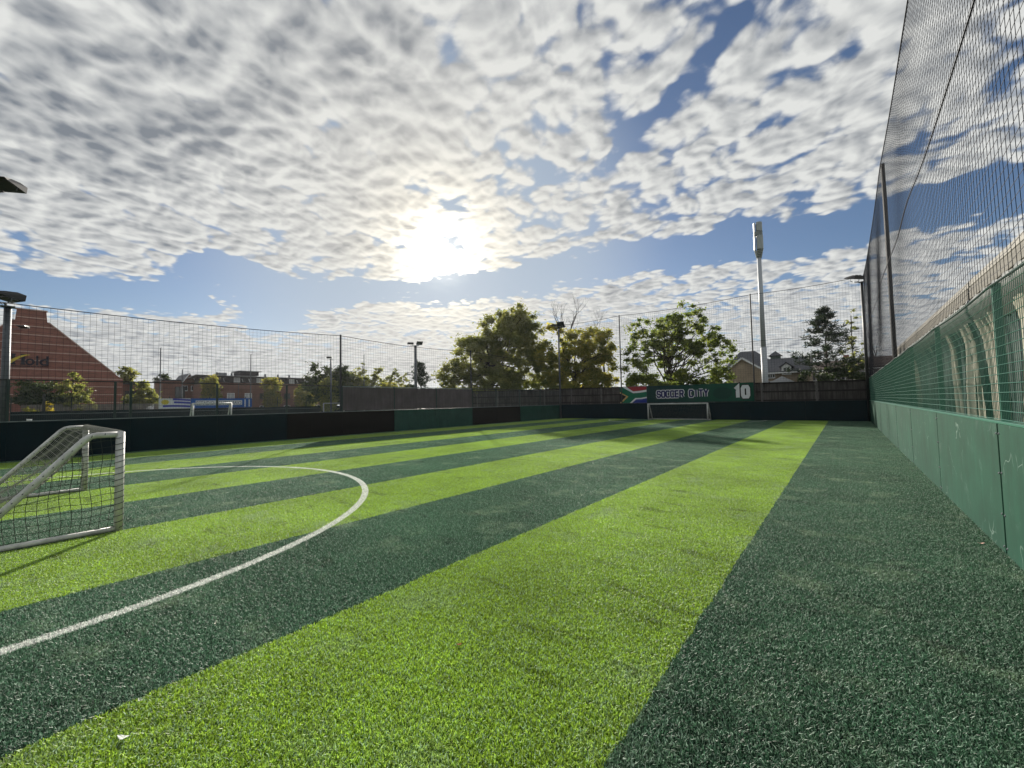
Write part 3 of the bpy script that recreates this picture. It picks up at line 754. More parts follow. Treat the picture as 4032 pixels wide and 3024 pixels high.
def far_banner():
    Y = YF + .28; xa, xs, xb = -14.19, -11.98, -4.61
    t = thing('stadium_banner', 'long green printed banner reading SOCCER CITY 10 with a flag, above the goal', 'banner', (xa, Y, 1.28))
    def ztop(x): return 2.585 - (x - xa) * .0048
    z0 = 1.285
    def sheet(name, x0, x1, mat, y):
        mb = MB(); n = 20
        vs = [(x0 + (x1 - x0) * i / n, y, z) for i in range(n + 1) for z in (z0, ztop(x0 + (x1 - x0) * i / n))]
        mb.add(vs, [(2 * i, 2 * i + 2, 2 * i + 3, 2 * i + 1) for i in range(n)])
        o = mb.build(name, mat, t); o.modifiers.new('thickness', 'SOLIDIFY').thickness = .006; o.modifiers[0].offset = -1; return o
    sheet('banner_sheet', xs, xb, M['banner'], Y)
    fl = sheet('flag_panel', xa, xs, M['print_white'], Y); fl['label'] = 'flag printed in red, white, green, gold, black and blue'
    def FP(u, v, off): x = xa + (xs - xa) * u; return (x, Y - .004 - off, z0 + .004 + (ztop(x) - z0 - .008) * v)
    def flagpoly(name, mat, pts, off):
        MB().poly([FP(u, v, off) for u, v in pts]).build(name, M[mat], fl)
    flagpoly('red_field', 'print_red', [(.26, 1), (.51, .71), (.78, .74), (1, .79), (1, 1)], .000)
    flagpoly('blue_field', 'print_blue', [(.45, 0), (.62, .22), (.82, .23), (1, .28), (1, 0)], .000)
    flagpoly('green_field', 'print_green', [(0, 1), (.09, 1), (.51, .60), (.75, .62), (1, .67), (1, .36), (.78, .30), (.58, .30), (.37, 0), (.12, 0), (.05, 0), (.32, .40), (0, .70)], .0)
    flagpoly('gold_chevron', 'print_gold', [(0, .70), (.32, .40), (.05, 0), (0, 0), (0, .04), (.02, .06), (.25, .40), (0, .62)], .0)
    flagpoly('black_triangle', 'print_black', [(0, .615), (.245, .40), (.018, .065), (0, .045)], .0)
    def LP(u, v, off): return (u, Y - .004 - off, v)
    def word(s, xa_, xb_, za, zb, mats, ratio):
        n = len(s); adv = (xb_ - xa_) / n; k = 0
        for ch in s:
            if ch != ' ':
                gx = xa_ + adv * k + adv * .17; gw = adv * .66 * (1.0); gh = zb - za
                for mi, (mat, hw) in enumerate(mats):
                    mb = MB()
                    for si, (pts, closed) in enumerate(GLYPH[ch]):
                        stroke(mb, [(gx + p[0] * gw, za + p[1] * gh) for p in pts], hw, closed, LP, .002 + mi * .003 + si * .001 + (.0005 if k % 2 else 0))
                    mb.build('letter' if mi else 'letter_outline', M[mat], t)
            k += 1
    w0 = px(2588, 1552, Y=Y); w1 = px(2787, 1550, Y=Y)
    word('SOCCER CITY', w0.x - .05, w1.x + .05, px(2600, 1564, Y=Y).z, px(2600, 1541, Y=Y).z, [('print_white', .106), ('print_navy', .060)], .6)
    a = px(2888, 1540, Y=Y); b = px(2948, 1540, Y=Y)
    word('10', a.x, b.x + .05, px(2930, 1564, Y=Y).z + .03, px(2930, 1523, Y=Y).z, [('print_black', .16), ('print_white', .115)], .6)
    mb = MB(); pts = []                              # darker ball print
    c = px(2905, 1551, Y=Y)
    mb.poly([(c.x - .95 + .62 * math.cos(i * math.pi / 16), Y - .0055, max(z0 + .01, c.z + .08 + .42 * math.sin(i * math.pi / 16))) for i in range(32)]).build('ball_print', M['banner_dark'], t)
M['banner_dark'] = plain('print_dark_green', (.003, .040, .028), .6, .2, .08)
far_banner()
for o in list(bpy.data.objects):
    if o.name.startswith('ball_print'): o['label'] = 'darker round print'

# ---------------------------------------------------------------- curtained shed beside the pitch
def curtain_mat(name, col, dark):
    m, t, b = material(name)
    g = t.new('ShaderNodeNewGeometry').outputs['Position']
    n = t.noise(t.vmath('MULTIPLY', g, (1, 5, .35)), 1.6, 5, .65)
    c = t.mix(t.step(n, .42, .66, 0, .65), tuple(col), tuple(dark))
    t.put(b.inputs['Base Color'], c); b.inputs['Roughness'].default_value = .38; b.inputs['Specular IOR Level'].default_value = .5; return m
M['curtain'] = curtain_mat('cream_curtain', (.34, .32, .25), (.16, .17, .13))
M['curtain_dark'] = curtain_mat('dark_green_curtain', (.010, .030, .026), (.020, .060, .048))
M['valance'] = curtain_mat('brown_green_valance', (.035, .045, .035), (.075, .062, .050))  # brownish net, with the underside's shading painted into its dark colour
M['fascia'] = plain('pale_fascia', (.19, .18, .155), .6, .3, .1, 2)
M['gutter'] = plain('khaki_gutter', (.062, .056, .038), .6, .3, .1, 2)
def shed():
    X = XR + 1.5; t = thing('curtained_shed', 'long shed with pleated cream and dark curtains behind the green mesh fence', 'shed', (X, 8, 0))
    rg = random.Random(4); y = 4.0
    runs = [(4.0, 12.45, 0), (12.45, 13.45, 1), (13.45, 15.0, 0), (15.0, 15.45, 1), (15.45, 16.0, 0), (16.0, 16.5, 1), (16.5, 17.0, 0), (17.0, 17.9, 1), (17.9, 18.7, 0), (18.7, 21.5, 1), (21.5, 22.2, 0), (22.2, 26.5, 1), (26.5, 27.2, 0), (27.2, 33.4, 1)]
    for a, b, dk in runs:
        n = max(6, int((b - a) / .06)); zs = [.08, .5, .9, 1.3, 1.45, 1.8, 2.3, 2.8, 3.05, 3.3]; vs = []
        ph = rg.random() * 6
        for i in range(n + 1):
            yy = a + (b - a) * i / n
            for z in zs:
                f = (.045 + .03 * math.sin(yy * .9 + ph)) * math.sin(yy * 21 + .25 * math.sin(z * 2 + yy)) + .05 * math.sin(yy * 3.3 + z * .8 + ph)
                lift = .0 if z > .6 else .06 * math.sin(yy * 5)
                vs.append((X + .16 + f - max(0, z - 2.6) ** 2 * .25, yy + .05 * math.sin(z * 1.7 + ph) * (1 if 0 < i < n else 0), z + lift))
        k = len(zs)
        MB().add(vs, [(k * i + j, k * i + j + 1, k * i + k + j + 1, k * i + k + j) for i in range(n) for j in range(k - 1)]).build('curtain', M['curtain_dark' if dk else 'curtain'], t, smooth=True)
    vs = []; n = 160                                  # valance curving out to the eave
    for i in range(n + 1):
        yy = 4.0 + 29.4 * i / n
        for (q, z) in ((.10, 3.1), (.02, 3.3), (-.06, 3.55), (-.06, 3.75), (.0, 3.90)): vs.append((X + q + .02 * math.sin(yy * 8) , yy, z))
    MB().add(vs, [(5 * i + j, 5 * i + j + 1, 5 * i + 6 + j, 5 * i + 5 + j) for i in range(n) for j in range(4)]).build('valance', M['valance'], t, smooth=True)
    obj('gutter', bevel_box((X - .02, 3.9, 3.86), (X + .30, 33.5, 4.18), .02), M['gutter'], t)
    obj('fascia', bevel_box((X - .005, 3.9, 4.182), (X + .36, 33.5, 4.36), .02), M['fascia'], t)
    MB().poly([(X + .3, 3.9, 4.3), (X + .3, 33.5, 4.3), (X + 9, 33.5, 5.4), (X + 9, 3.9, 5.4)], thick=(0, 0, .1)).build('roof', M['fascia'], t, fix=True)
    MB().poly([(X + .3, 33.3, 0), (X + 9, 33.3, 0), (X + 9, 33.3, 5.4), (X + .3, 33.3, 4.3)], thick=(0, .15, 0)).build('end_wall', M['gutter'], t, fix=True)
    for yy in [6.2 + 4.4 * k for k in range(7)]:
        obj('column', bevel_box((X + .30, yy - .06, 0), (X + .42, yy + .06, 4.2), .008), M['steel'], t)
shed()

# ---------------------------------------------------------------- neighbouring pitch
def next_pitch():
    X = -58.0
    t = thing('board_wall', 'distant dark green board wall under the blue banner', 'wall', (X, 0, 0))
    ys = [-.4 + 3.7 * k for k in range(13)]
    for a, b in zip(ys[:-1], ys[1:]):
        obj('panel', bevel_box((X - .03, a + .005, 0), (X, b - .005, 1.30)), M['board_teal'], t)
        obj('upper_panel', bevel_box((X - .06, a + .005, 1.31), (X - .035, b - .005, 1.60)), M['board_teal'], t)
    obj('top_rail', bevel_box((X - .03, ys[0], 1.302), (X + .03, ys[-1], 1.34), .004), M['rail'], t)
    # mesh fence of the far side
    t = thing('mesh_fence', 'distant thin mesh fence standing on the far dark green board wall', 'fence', (X - .1, 0, 0))
    for a, b in zip(ys[:-1], ys[1:]):
        mb = MB()
        for i in range(13): mb.box((X - .102, a + (b - a) * i / 12 - .006, 1.6), (X - .094, a + (b - a) * i / 12 + .006, 2.9))
        for j in range(4): mb.box((X - .106, a, 1.75 + .37 * j), (X - .103, b, 1.765 + .37 * j))
        mb.build('mesh_panel', M['mesh_dark'], t)
        obj('post', bevel_box((X - .15, a - .035, 0), (X - .108, a + .035, 2.95), .005), M['mesh_dark'], t)
    # divider between two neighbouring pitches, running away from the shaded wall
    t = thing('divider_fence', 'receding green mesh divider with pale boards beside the brick gable', 'fence', (-38, -.5, 0))
    xs = [XL - .12 - 3.4 * k for k in range(12)]
    for a, b in zip(xs[1:], xs[:-1]):
        obj('panel', bevel_box((a + .005, -.53, 0), (b - .005, -.50, 1.2)), M['board_lit'], t)
        mb = MB()
        for i in range(46): q = a + (b - a) * i / 45; mb.box((q - .003, -.55, 1.2), (q + .003, -.544, 2.5))
        for j in range(14): mb.box((a, -.556, 1.25 + .095 * j), (b, -.551, 1.256 + .095 * j))
        mb.build('mesh_panel', M['mesh_green'], t)
        obj('post', bevel_box((b - .07, -.62, 0), (b - .01, -.558, 2.55), .006), M['steel'], t)
next_pitch()

def blue_banner():
    X = -57.9; ya, ys_, yb = 9.75, 12.55, 18.75; z0, z1 = 1.62, 2.74
    t = thing('stadium_banner', 'distant blue banner reading ESTADIO CENTENARIO 11 with a striped sun flag', 'banner', (X, ya, z0))
    def sheet(name, a, b, mat, wav, par=None, za=z0, zb=z1, off=0.0, bow=0.0):
        mb = MB(); n = 24
        vs = []
        for i in range(n + 1):
            y = a + (b - a) * i / n; d = bow * math.sin(math.pi * (y - ya) / (ys_ - ya) * 1.0 + .3)
            for z in (za, zb): vs.append((X + off + wav * math.sin(y * 5), y, z + d))
        mb.add(vs, [(2 * i, 2 * i + 2, 2 * i + 3, 2 * i + 1) for i in range(n)])
        o = mb.build(name, mat, par or t); o.modifiers.new('thickness', 'SOLIDIFY').thickness = .004

        return o
    M['banner_blue'] = plain('print_bright_blue', (.010, .085, .34), .6, .2, .2, 1.0)
    M['stripe_blue'] = plain('print_violet_blue', (.05, .06, .36), .6, .2, .1)
    M['sun_gold'] = plain('print_sun_gold', (.52, .42, .06), .6, .2, .1)
    fl = sheet('flag_panel', ya, ys_ - .01, M['print_white'], .02)
    for k, (za, zb, a) in enumerate([(.84, 1.0, 10.95), (.52, .70, 11.05), (.12, .32, 10.1)]):
        sheet('flag_stripe', a, ys_ - .02, M['stripe_blue'], .02, fl, z0 + (z1 - z0) * za * .9, z0 + (z1 - z0) * zb * .94, .012, .07)
    c = Vector((X + .035, 10.28, 2.34)); mb = MB()
    mb.poly([(c.x, c.y + (.42 if i % 2 else .27) * math.cos(i * math.pi / 12), c.z + (.34 if i % 2 else .23) * math.sin(i * math.pi / 12)) for i in range(24)])
    o = mb.build('flag_sun', M['sun_gold'], fl)
    sheet('banner_sheet', ys_ + .01, yb, M['banner_blue'], .02)
    def letters(s, y0, y1, zb, size, mat, off, bold):
        me = text_mesh(s, size, bold, .002); xs = [v.co.x for v in me.vertices]; w = max(xs) - min(xs); x0 = min(xs)
        sc = (y1 - y0) / w
        for v in me.vertices: v.co = (X + off + v.co.z, y0 + (v.co.x - x0) * sc, zb + v.co.y)
        o = obj('lettering', me, M[mat], t); return o
    sheet('lettering_outline', 13.0, 17.66, M['print_white'], .0, None, 1.93, 2.50, .028)
    letters('ESTADIO CENTENARIO', 13.08, 17.56, 1.985, .62, 'print_navy', .036, -.003)
    letters('11', 17.92, 18.5, 1.74, 1.22, 'print_white', .030, .03)
blue_banner()
goal('football_goal', 'distant tall white goal in front of the blue banner', -50.0 - 1.62, -50.0 + 1.62, 12.65, 1, .35, 1.4, 2.06, .07, .14, .0022, rot=R(90))
p0 = px(1314, 1596, D=52)
goal('football_goal', 'distant low white goal in front of the yellowing willows', p0.x - 1.2, p0.x + 1.2, p0.y, 1, .3, .9, 1.92, .05, .14, .0022, rot=R(60))

def net_pole(x, y, X, label):
    a = px(x, y, X=X)
    t = thing('net_pole', label, 'pole', (a.x, a.y, 0))
    MB().tube([(a.x, a.y, 0), (a.x, a.y, a.z)], [.07, .05], 8).build('pole', M['steel'], t)
    MB().tube([(a.x, a.y, a.z - .1), (a.x + .25, a.y, a.z + .02)], .025, 6).build('rope_hook', M['steel'], t)
net_pole(633, 1370, -60, 'thin net pole rising behind the striped sun flag')
net_pole(718, 1455, -66, 'short thin pole between the brick block and the grey gabled house')
net_pole(988, 1395, -62, 'thin net pole rising in front of the dark rooftop plant room')
net_pole(1433, 1397, -56, 'thin net pole rising before the pointed tree')

def paling_fence():
    X = -66.0
    t = thing('paling_fence', 'low pale timber paling fence in front of the brick gable', 'fence', (X, 5, 0))
    y = .2
    rg = random.Random(8)
    while y < 11.5:
        mb = MB(); e = y + 1.9; q = y
        while q < e - .05: mb.box((X, q, 0), (X + .02, q + .085, 2.32 + rg.uniform(-.02, .02))); q += .105
        mb.build('paling_bay', M['timber_pale'], t)
        obj('post', bevel_box((X - .1, e - .04, 0), (X - .002, e + .04, 2.3), .005), M['timber_pale'], t); y = e
paling_fence()

# ---------------------------------------------------------------- buildings
def wall_window(t, plane, axis, sgn, a0, a1, z0, z1, panes=2, frame='white', pane='glass', bar=.06):
    """axis 'X': wall at X=plane, a = y. axis 'Y': wall at Y=plane, a = x. sgn: outward direction"""
    def B(u0, u1, w0, w1, d0, d1):
        d0, d1 = sorted((plane + sgn * d0, plane + sgn * d1))
        return ((d0, u0, w0), (d1, u1, w1)) if axis == 'X' else ((u0, d0, w0), (u1, d1, w1))
    mb = MB()
    mb.box(*B(a0, a1, z0, z0 + bar, .0, .07)); mb.box(*B(a0, a1, z1 - bar, z1, .0, .07))
    w = (a1 - a0)
    for i in range(panes + 1):
        c = a0 + w * i / panes; c = min(max(c, a0 + bar / 2), a1 - bar / 2)
        mb.box(*B(c - bar / 2, c + bar / 2, z0 + bar, z1 - bar, .0, .068))
    f = mb.build('window', M[frame], t)
    g = MB().box(*B(a0 + .01, a1 - .01, z0 + .01, z1 - .01, -.02, .03)).build('pane', M[pane], f)
    s = MB().box(*B(a0 - .05, a1 + .05, z0 - .06, z0 - .003, .0, .12)).build('sill', M[frame], f)
    return f

def gable_building():
    X = -75.0; t = thing('brick_building', 'red brick gabled building with pale courses and large dark Hold lettering', 'building', (X, .8, 0))
    pr = [(8.9, 0), (8.9, 5.75), (8.1, 6.35), (2.05, 12.5), (1.95, 13.75), (-.35, 13.75), (-.45, 12.5), (-6.5, 6.35), (-7.3, 5.75), (-7.3, 0)]
    MB().poly([(X, y, z) for y, z in pr], thick=(-.4, 0, 0)).build('gable_wall', M['red_brick'], t, fix=True)
    def width(z):
        if z <= 5.75: return -7.3, 8.9
        if z <= 6.35: f = (z - 5.75) / .6; return -7.3 + .8 * f, 8.9 - .8 * f
        if z <= 12.5: f = (z - 6.35) / 6.15; return -6.5 + 6.05 * f, 8.1 - 6.05 * f
        return -.4, 2.0
    z = 1.55
    while z < 13.2:
        a, b = width(z)
        MB().box((X, a + .06, z), (X + .018, b - .06, z + .10)).build('stone_course', M['stone'], t); z += 1.025
    for s, pts in (('r', [(8.15, 6.30), (2.10, 12.45)]), ('l', [(-6.55, 6.30), (-.50, 12.45)])):
        (a, za), (b, zb) = pts; mid = ((a + b) / 2, (za + zb) / 2); d = Vector((0, b - a, zb - za)) / 2; n = Vector((0, -d.z, d.y)).normalized() * .06
        if n.z < 0: n = -n
        MB().obox((X - .22, mid[0] + n.y, mid[1] + n.z), (.28, 0, 0), d * 1.0, n).build('coping', M['stone'], t)
    MB().box((X - .45, -.45, 13.752), (X + .06, 2.05, 13.9)).build('parapet_coping', M['stone'], t)
    MB().poly([(X - .41, 8.6, 5.8), (X - .41, .8, 13.2), (X - 16, .8, 13.2), (X - 16, 8.6, 5.8)], thick=(0, .05, .12)).build('roof', M['slate'], t, fix=True)
    MB().box((X - 16, 8.2, 0), (X - .42, 8.6, 5.7)).build('side_wall', M['red_brick'], t)
    # lower entrance wing to the right
    MB().box((X - 4, 8.95, 0), (X - 1.2, 11.2, 5.1)).build('wing_wall', M['brown_brick'], t)
    MB().box((X - 4.2, 8.93, 5.1), (X - 1.0, 11.4, 5.3)).build('wing_roof', M['dark_clad'], t)
    MB().box((X - 1.2, 9.25, .0), (X - 1.14, 10.6, 4.2)).build('door', M['dark_clad'], t)
    # lettering: two H stems with a yellow swoosh for a bar, then o l d
    zb, zt = 7.18, 8.45
    def stem(y0, y1):
        mb = MB(); mb.box((X + .02, y0, zb), (X + .10, y1, zt)); mb.box((X + .02, y0 - .06, zb), (X + .098, y1 + .06, zb + .12)); mb.box((X + .02, y0 - .06, zt - .12), (X + .098, y1 + .06, zt)); return mb
    for a, b in ((-.60, -.34), (.12, .40)): stem(a, b).build('letter', M['sign_dark'], t)
    def txt(s, y0, y1, zb_, size, bold):
        me = text_mesh(s, size, bold, .03); xs = [v.co.x for v in me.vertices]; x0 = min(xs); sc = (y1 - y0) / (max(xs) - x0)
        for v in me.vertices: v.co = (X + .06 + v.co.z, y0 + (v.co.x - x0) * sc, zb_ + v.co.y)
        obj('letter', me, M['sign_dark'], t)
    txt('o', .44, 1.14, zb, 1.62, .03); txt('l', 1.26, 1.44, zb, 1.62, .03); txt('d', 1.54, 2.26, zb, 1.62, .03)
    mb = MB(); n = 20; vs = []
    for i in range(n + 1):
        f = i / n; y = -.70 + 1.5 * f; z = 7.42 + .95 * math.sin(f * math.pi / 2); w = .34 * (1 - f) ** .8 + .03
        vs += [(X + .125, y, z - w * .5), (X + .125, y - w * .3, z + w * .5)]
    mb.add(vs, [(2 * i, 2 * i + 2, 2 * i + 3, 2 * i + 1) for i in range(n)])
    mb.build('swoosh', M['sign_yellow'], t).modifiers.new('thickness', 'SOLIDIFY').thickness = .02
    rg = random.Random(2); y = -.7; mb = MB()
    while y < 2.2: w = rg.uniform(.05, .09); mb.box((X + .02, y, 6.95), (X + .05, y + w, 7.07)); y += w + rg.uniform(.03, .07)
    mb.build('small_lettering', M['sign_dark'], t)
M['sign_dark'] = plain('sign_dark', (.012, .010, .022), .5, .3, .05)
M['sign_yellow'] = plain('sign_yellow', (.60, .45, .05), .5, .3, .05)
gable_building()

def apartments():
    X = -100.0; t = thing('apartment_block', 'brown brick flats with dark clad top floor and a rooftop plant room', 'building', (X, 34, 0))
    ya, yb = 24.6, 50.0
    MB().box((X - 12, ya, 0), (X, yb, 6.9)).build('brick_wall', M['brown_brick'], t)
    MB().box((X - 11.6, ya + .2, 6.9), (X - .25, yb - .2, 8.3)).build('top_floor', M['dark_clad'], t)
    MB().poly([(X + .7, ya - .9, 8.28), (X + .7, yb, 8.28), (X - 6, yb, 8.75), (X - 6, ya - .9, 8.75)], thick=(0, 0, .13)).build('roof', M['roof_pale'], t, fix=True)
    MB().poly([(X - 6, ya - .9, 8.75), (X - 6, yb, 8.75), (X - 12.6, yb, 8.28), (X - 12.6, ya - .9, 8.28)], thick=(0, 0, .13)).build('roof', M['roof_pale'], t, fix=True)
    MB().box((X - 6, 30.6, 8.7), (X - 1.6, 34.2, 9.55)).build('plant_room', M['dark_clad'], t)
    MB().box((X - 6.3, 30.2, 9.55), (X - 1.2, 34.7, 9.72)).build('plant_room_roof', M['roof_pale'], t)
    for y in (26.5, 29.2, 35.8, 38.5, 41): MB().box((X - 3, y, 8.6), (X - 2.7, y + .3, 9.25)).build('vent', M['steel'], t)
    MB().box((X - 4, 26.8, 8.7), (X - 2.5, 28.4, 9.2)).build('rooflight', M['roof_pale'], t)
    for k, y in enumerate((27.75, 31.0, 33.9, 38.9, 42.6, 46.4)):
        wall_window(t, X, 'X', 1, y, y + 1.35, 3.55, 4.75, 2, 'dark_clad' if k in (2, 3) else 'white', 'blind' if k < 2 else 'glass', .09)
        wall_window(t, X, 'X', 1, y, y + 1.35, .8, 2.0, 2, 'white', 'glass', .09)
    for y in (29.0, 33.3, 40.1, 43.6): wall_window(t, X - .25, 'X', 1, y, y + 1.15, 7.15, 8.1, 2, 'white', 'blind', .08)
    for y in (27.2, 30.6, 31.9, 34.9, 36.2, 37.4, 38.3, 41.9): MB().obox((X - .2, y, 7.55), (.05, 0, 0), (0, .06, .02), (0, -.1, .33)).build('bracket', M['white'], t)
    for y in (29.8, 35.9, 44.8): MB().tube([(X + .06, y, 0), (X + .06, y, 6.9)], .05, 6).build('downpipe', M['steel'], t)
M['roof_pale'] = plain('pale_roof_edge', (.26, .27, .28), .6, .3, .1)
apartments()

def small_house(name, label, X, y0, y1, he, hr, wallm, roofm, depth=9):
    """gable end facing the pitch"""
    t = thing(name, label, 'house', (X, (y0 + y1) / 2, 0)); ym = (y0 + y1) / 2
    MB().poly([(X, y0, 0), (X, y1, 0), (X, y1, he), (X, ym, hr), (X, y0, he)], thick=(-depth, 0, 0)).build('wall', M[wallm], t, fix=True)
    for s, a in ((1, y1), (-1, y0)):
        MB().poly([(X + .25, a + s * .25, he - .2 + .05), (X + .25, ym, hr + .08), (X - depth, ym, hr + .08), (X - depth, a + s * .25, he - .15)], thick=(0, s * .03, .12)).build('roof', M[roofm], t, fix=True)
        d = Vector((0, ym - a, hr - he)) / 2
        MB().obox((X + .28, (a + ym) / 2 + s * .1, (he + hr) / 2 + .02), (.02, 0, 0), d * 1.05, Vector((0, -d.z, d.y)).normalized() * .09).build('bargeboard', M['white'], t)
    for y in (ym - 1.3, ym + .3): wall_window(t, X, 'X', 1, y, y + 1.0, he - 1.6, he - .5, 2)
    return t
a = px(716, 1508, X=-112); b = px(775, 1508, X=-112)
small_house('gabled_house', 'small grey gabled house between the brick block and the flats', -112, a.y, b.y, 7.2, 9.3, 'brown_brick', 'slate')
def brick_block():
    X = -92.0; a, b = px(640, 1530, X=X).y, px(716, 1530, X=X).y
    t = thing('brick_block', 'low brown brick block with one dark window left of the grey gabled house', 'building', (X, a, 0))
    MB().box((X - 7, a, 0), (X, b, 6.6)).build('wall', M['brown_brick'], t); MB().box((X - 7.2, a - .2, 6.6), (X + .2, b + .2, 6.8)).build('roof', M['dark_clad'], t)
    wall_window(t, X, 'X', 1, a + 1.7, a + 3.1, 3.6, 5.6, 2, 'dark_clad', 'glass', .1)
brick_block()

def beige_house():
    Y = 60.0; t = thing('beige_house', 'beige brick house with slate roofs, white bargeboards and a dormer beyond the fence', 'house', (-8, Y, 0))
    # front gable
    MB().poly([(-12.0, Y, 0), (-8.05, Y, 0), (-8.05, Y, 5.15), (-10.15, Y, 6.6), (-12.0, Y, 5.2)], thick=(0, 6, 0)).build('gable_wall', M['beige_brick'], t, fix=True)
    for (x0, z0, x1, z1) in ((-12.35, 5.0, -10.15, 6.72), (-7.75, 5.0, -10.15, 6.72)):
        MB().poly([(x0, Y - .3, z0), (x1, Y - .3, z1), (x1, Y + 6.2, z1), (x0, Y + 6.2, z0)], thick=(0, 0, .12)).build('roof', M['slate'], t, fix=True)
        d = Vector((x1 - x0, 0, z1 - z0)) / 2
        MB().obox(((x0 + x1) / 2, Y - .33, (z0 + z1) / 2 - .02), d, (0, .02, 0), (Vector((-d.z, 0, d.x)).normalized() * .10)).build('bargeboard', M['white'], t)
    # tall main roof behind
    MB().box((-12.6, Y + 4, 0), (-6.8, Y + 12, 5.6)).build('wall', M['beige_brick'], t)
    MB().add([(-13.2, Y + 3.4, 5.5), (-6.4, Y + 3.4, 5.5), (-6.4, Y + 12.6, 5.5), (-13.2, Y + 12.6, 5.5), (-11.6, Y + 7, 8.25), (-9.7, Y + 7, 8.25)], [(0, 1, 5, 4), (1, 2, 5), (2, 3, 4, 5), (3, 0, 4), (0, 3, 2, 1)]).build('hip_roof', M['slate'], t, fix=True)
    # right wing with dormer
    MB().box((-8.0, Y + 1.2, 0), (-3.2, Y + 8, 4.75)).build('wing_wall', M['beige_brick'], t)
    MB().poly([(-8.2, Y + .8, 4.6), (-2.9, Y + .8, 4.6), (-2.9, Y + 4.6, 6.6), (-8.2, Y + 4.6, 6.6)], thick=(0, 0, .12)).build('wing_roof', M['slate'], t, fix=True)
    MB().box((-8.2, Y + .66, 4.5), (-2.9, Y + .78, 4.66)).build('gutter', M['white'], t)
    dm = MB().poly([(-6.0, Y + 1.0, 4.3), (-5.0, Y + 1.0, 4.3), (-5.0, Y + 1.0, 5.35), (-5.5, Y + 1.0, 5.75), (-6.0, Y + 1.0, 5.35)], thick=(0, 2, 0)).build('dormer', M['white'], t, fix=True)
    for s in (-1, 1): MB().obox((-5.5 + s * .34, Y + 1.9, 5.60), (.42, 0, -s * .30), (0, 1.1, 0), (s * .03, 0, .05)).build('dormer_roof', M['slate'], t)
    wall_window(t, Y + 1.0, 'Y', -1, -5.85, -5.15, 4.4, 5.25, 2)
    wall_window(t, Y + 1.2, 'Y', -1, -7.55, -6.75, 4.0, 4.5, 3, bar=.05)
    wall_window(t, Y + 1.2, 'Y', -1, -7.55, -6.75, 2.6, 3.6, 3, bar=.05)
    # green cupola and pale porch
    MB().box((-7.6, Y + 5, 5.6), (-6.5, Y + 6.1, 7.15)).build('cupola', M['copper'], t)
    MB().add([(-7.85, Y + 4.75, 7.12), (-6.25, Y + 4.75, 7.12), (-6.25, Y + 6.35, 7.12), (-7.85, Y + 6.35, 7.12), (-7.05, Y + 5.55, 7.85)], [(0, 1, 4), (1, 2, 4), (2, 3, 4), (3, 0, 4), (0, 3, 2, 1)]).build('cupola_roof', M['slate'], t, fix=True)
    MB().add([(-7.2, Y - .8, 3.35), (-4.6, Y - .8, 3.35), (-4.6, Y + 1.2, 3.35), (-7.2, Y + 1.2, 3.35), (-5.9, Y - .2, 4.1), (-5.9, Y + 1.2, 4.1)], [(0, 1, 4), (1, 2, 5, 4), (3, 0, 4, 5), (0, 3, 2, 1), (2, 3, 5)]).build('porch_roof', M['roof_pale'], t, fix=True)
    MB().box((-7.0, Y - .6, 0), (-4.8, Y + 1.15, 3.34)).build('porch_wall', M['beige_brick'], t)
M['copper'] = plain('green_cupola', (.10, .15, .13), .6, .3, .1)
beige_house()

def terrace():
    Y = 78.0; zr = px(3480, 1412, Y=82).z; ze = px(3480, 1442, Y=77.6).z; t = thing('terraced_houses', 'terraced houses with brown tiled roofs behind the pine', 'building', (4, Y, 0))
    for k, x in enumerate((-4.5, 1.2, 6.9, 12.6)):
        h = zr - .6 + .25 * (k % 2)
        MB().box((x, Y, 0), (x + 5.6, Y + 8, ze)).build('wall', M['render_wall'], t)
        MB().poly([(x - .05, Y - .4, ze - .1), (x + 5.65, Y - .4, ze - .1), (x + 5.65, Y + 4, h + .6), (x - .05, Y + 4, h + .6)], thick=(0, 0, .14)).build('roof', M['tile_roof'], t, fix=True)
        MB().box((x + 4.6, Y + 3.4, h), (x + 5.3, Y + 4.2, h + 1.5)).build('chimney', M['red_brick'], t)
        MB().box((x, Y - .5, ze - .3), (x + 5.6, Y - .38, ze - .1)).build('gutter', M['white'], t)
        for a in (x + .7, x + 3.2): wall_window(t, Y, 'Y', -1, a, a + 1.5, ze - 1.7, ze - .5, 3)
M['render_wall'] = plain('grey_render', (.24, .23, .22), .8, .2, .15)
terrace()

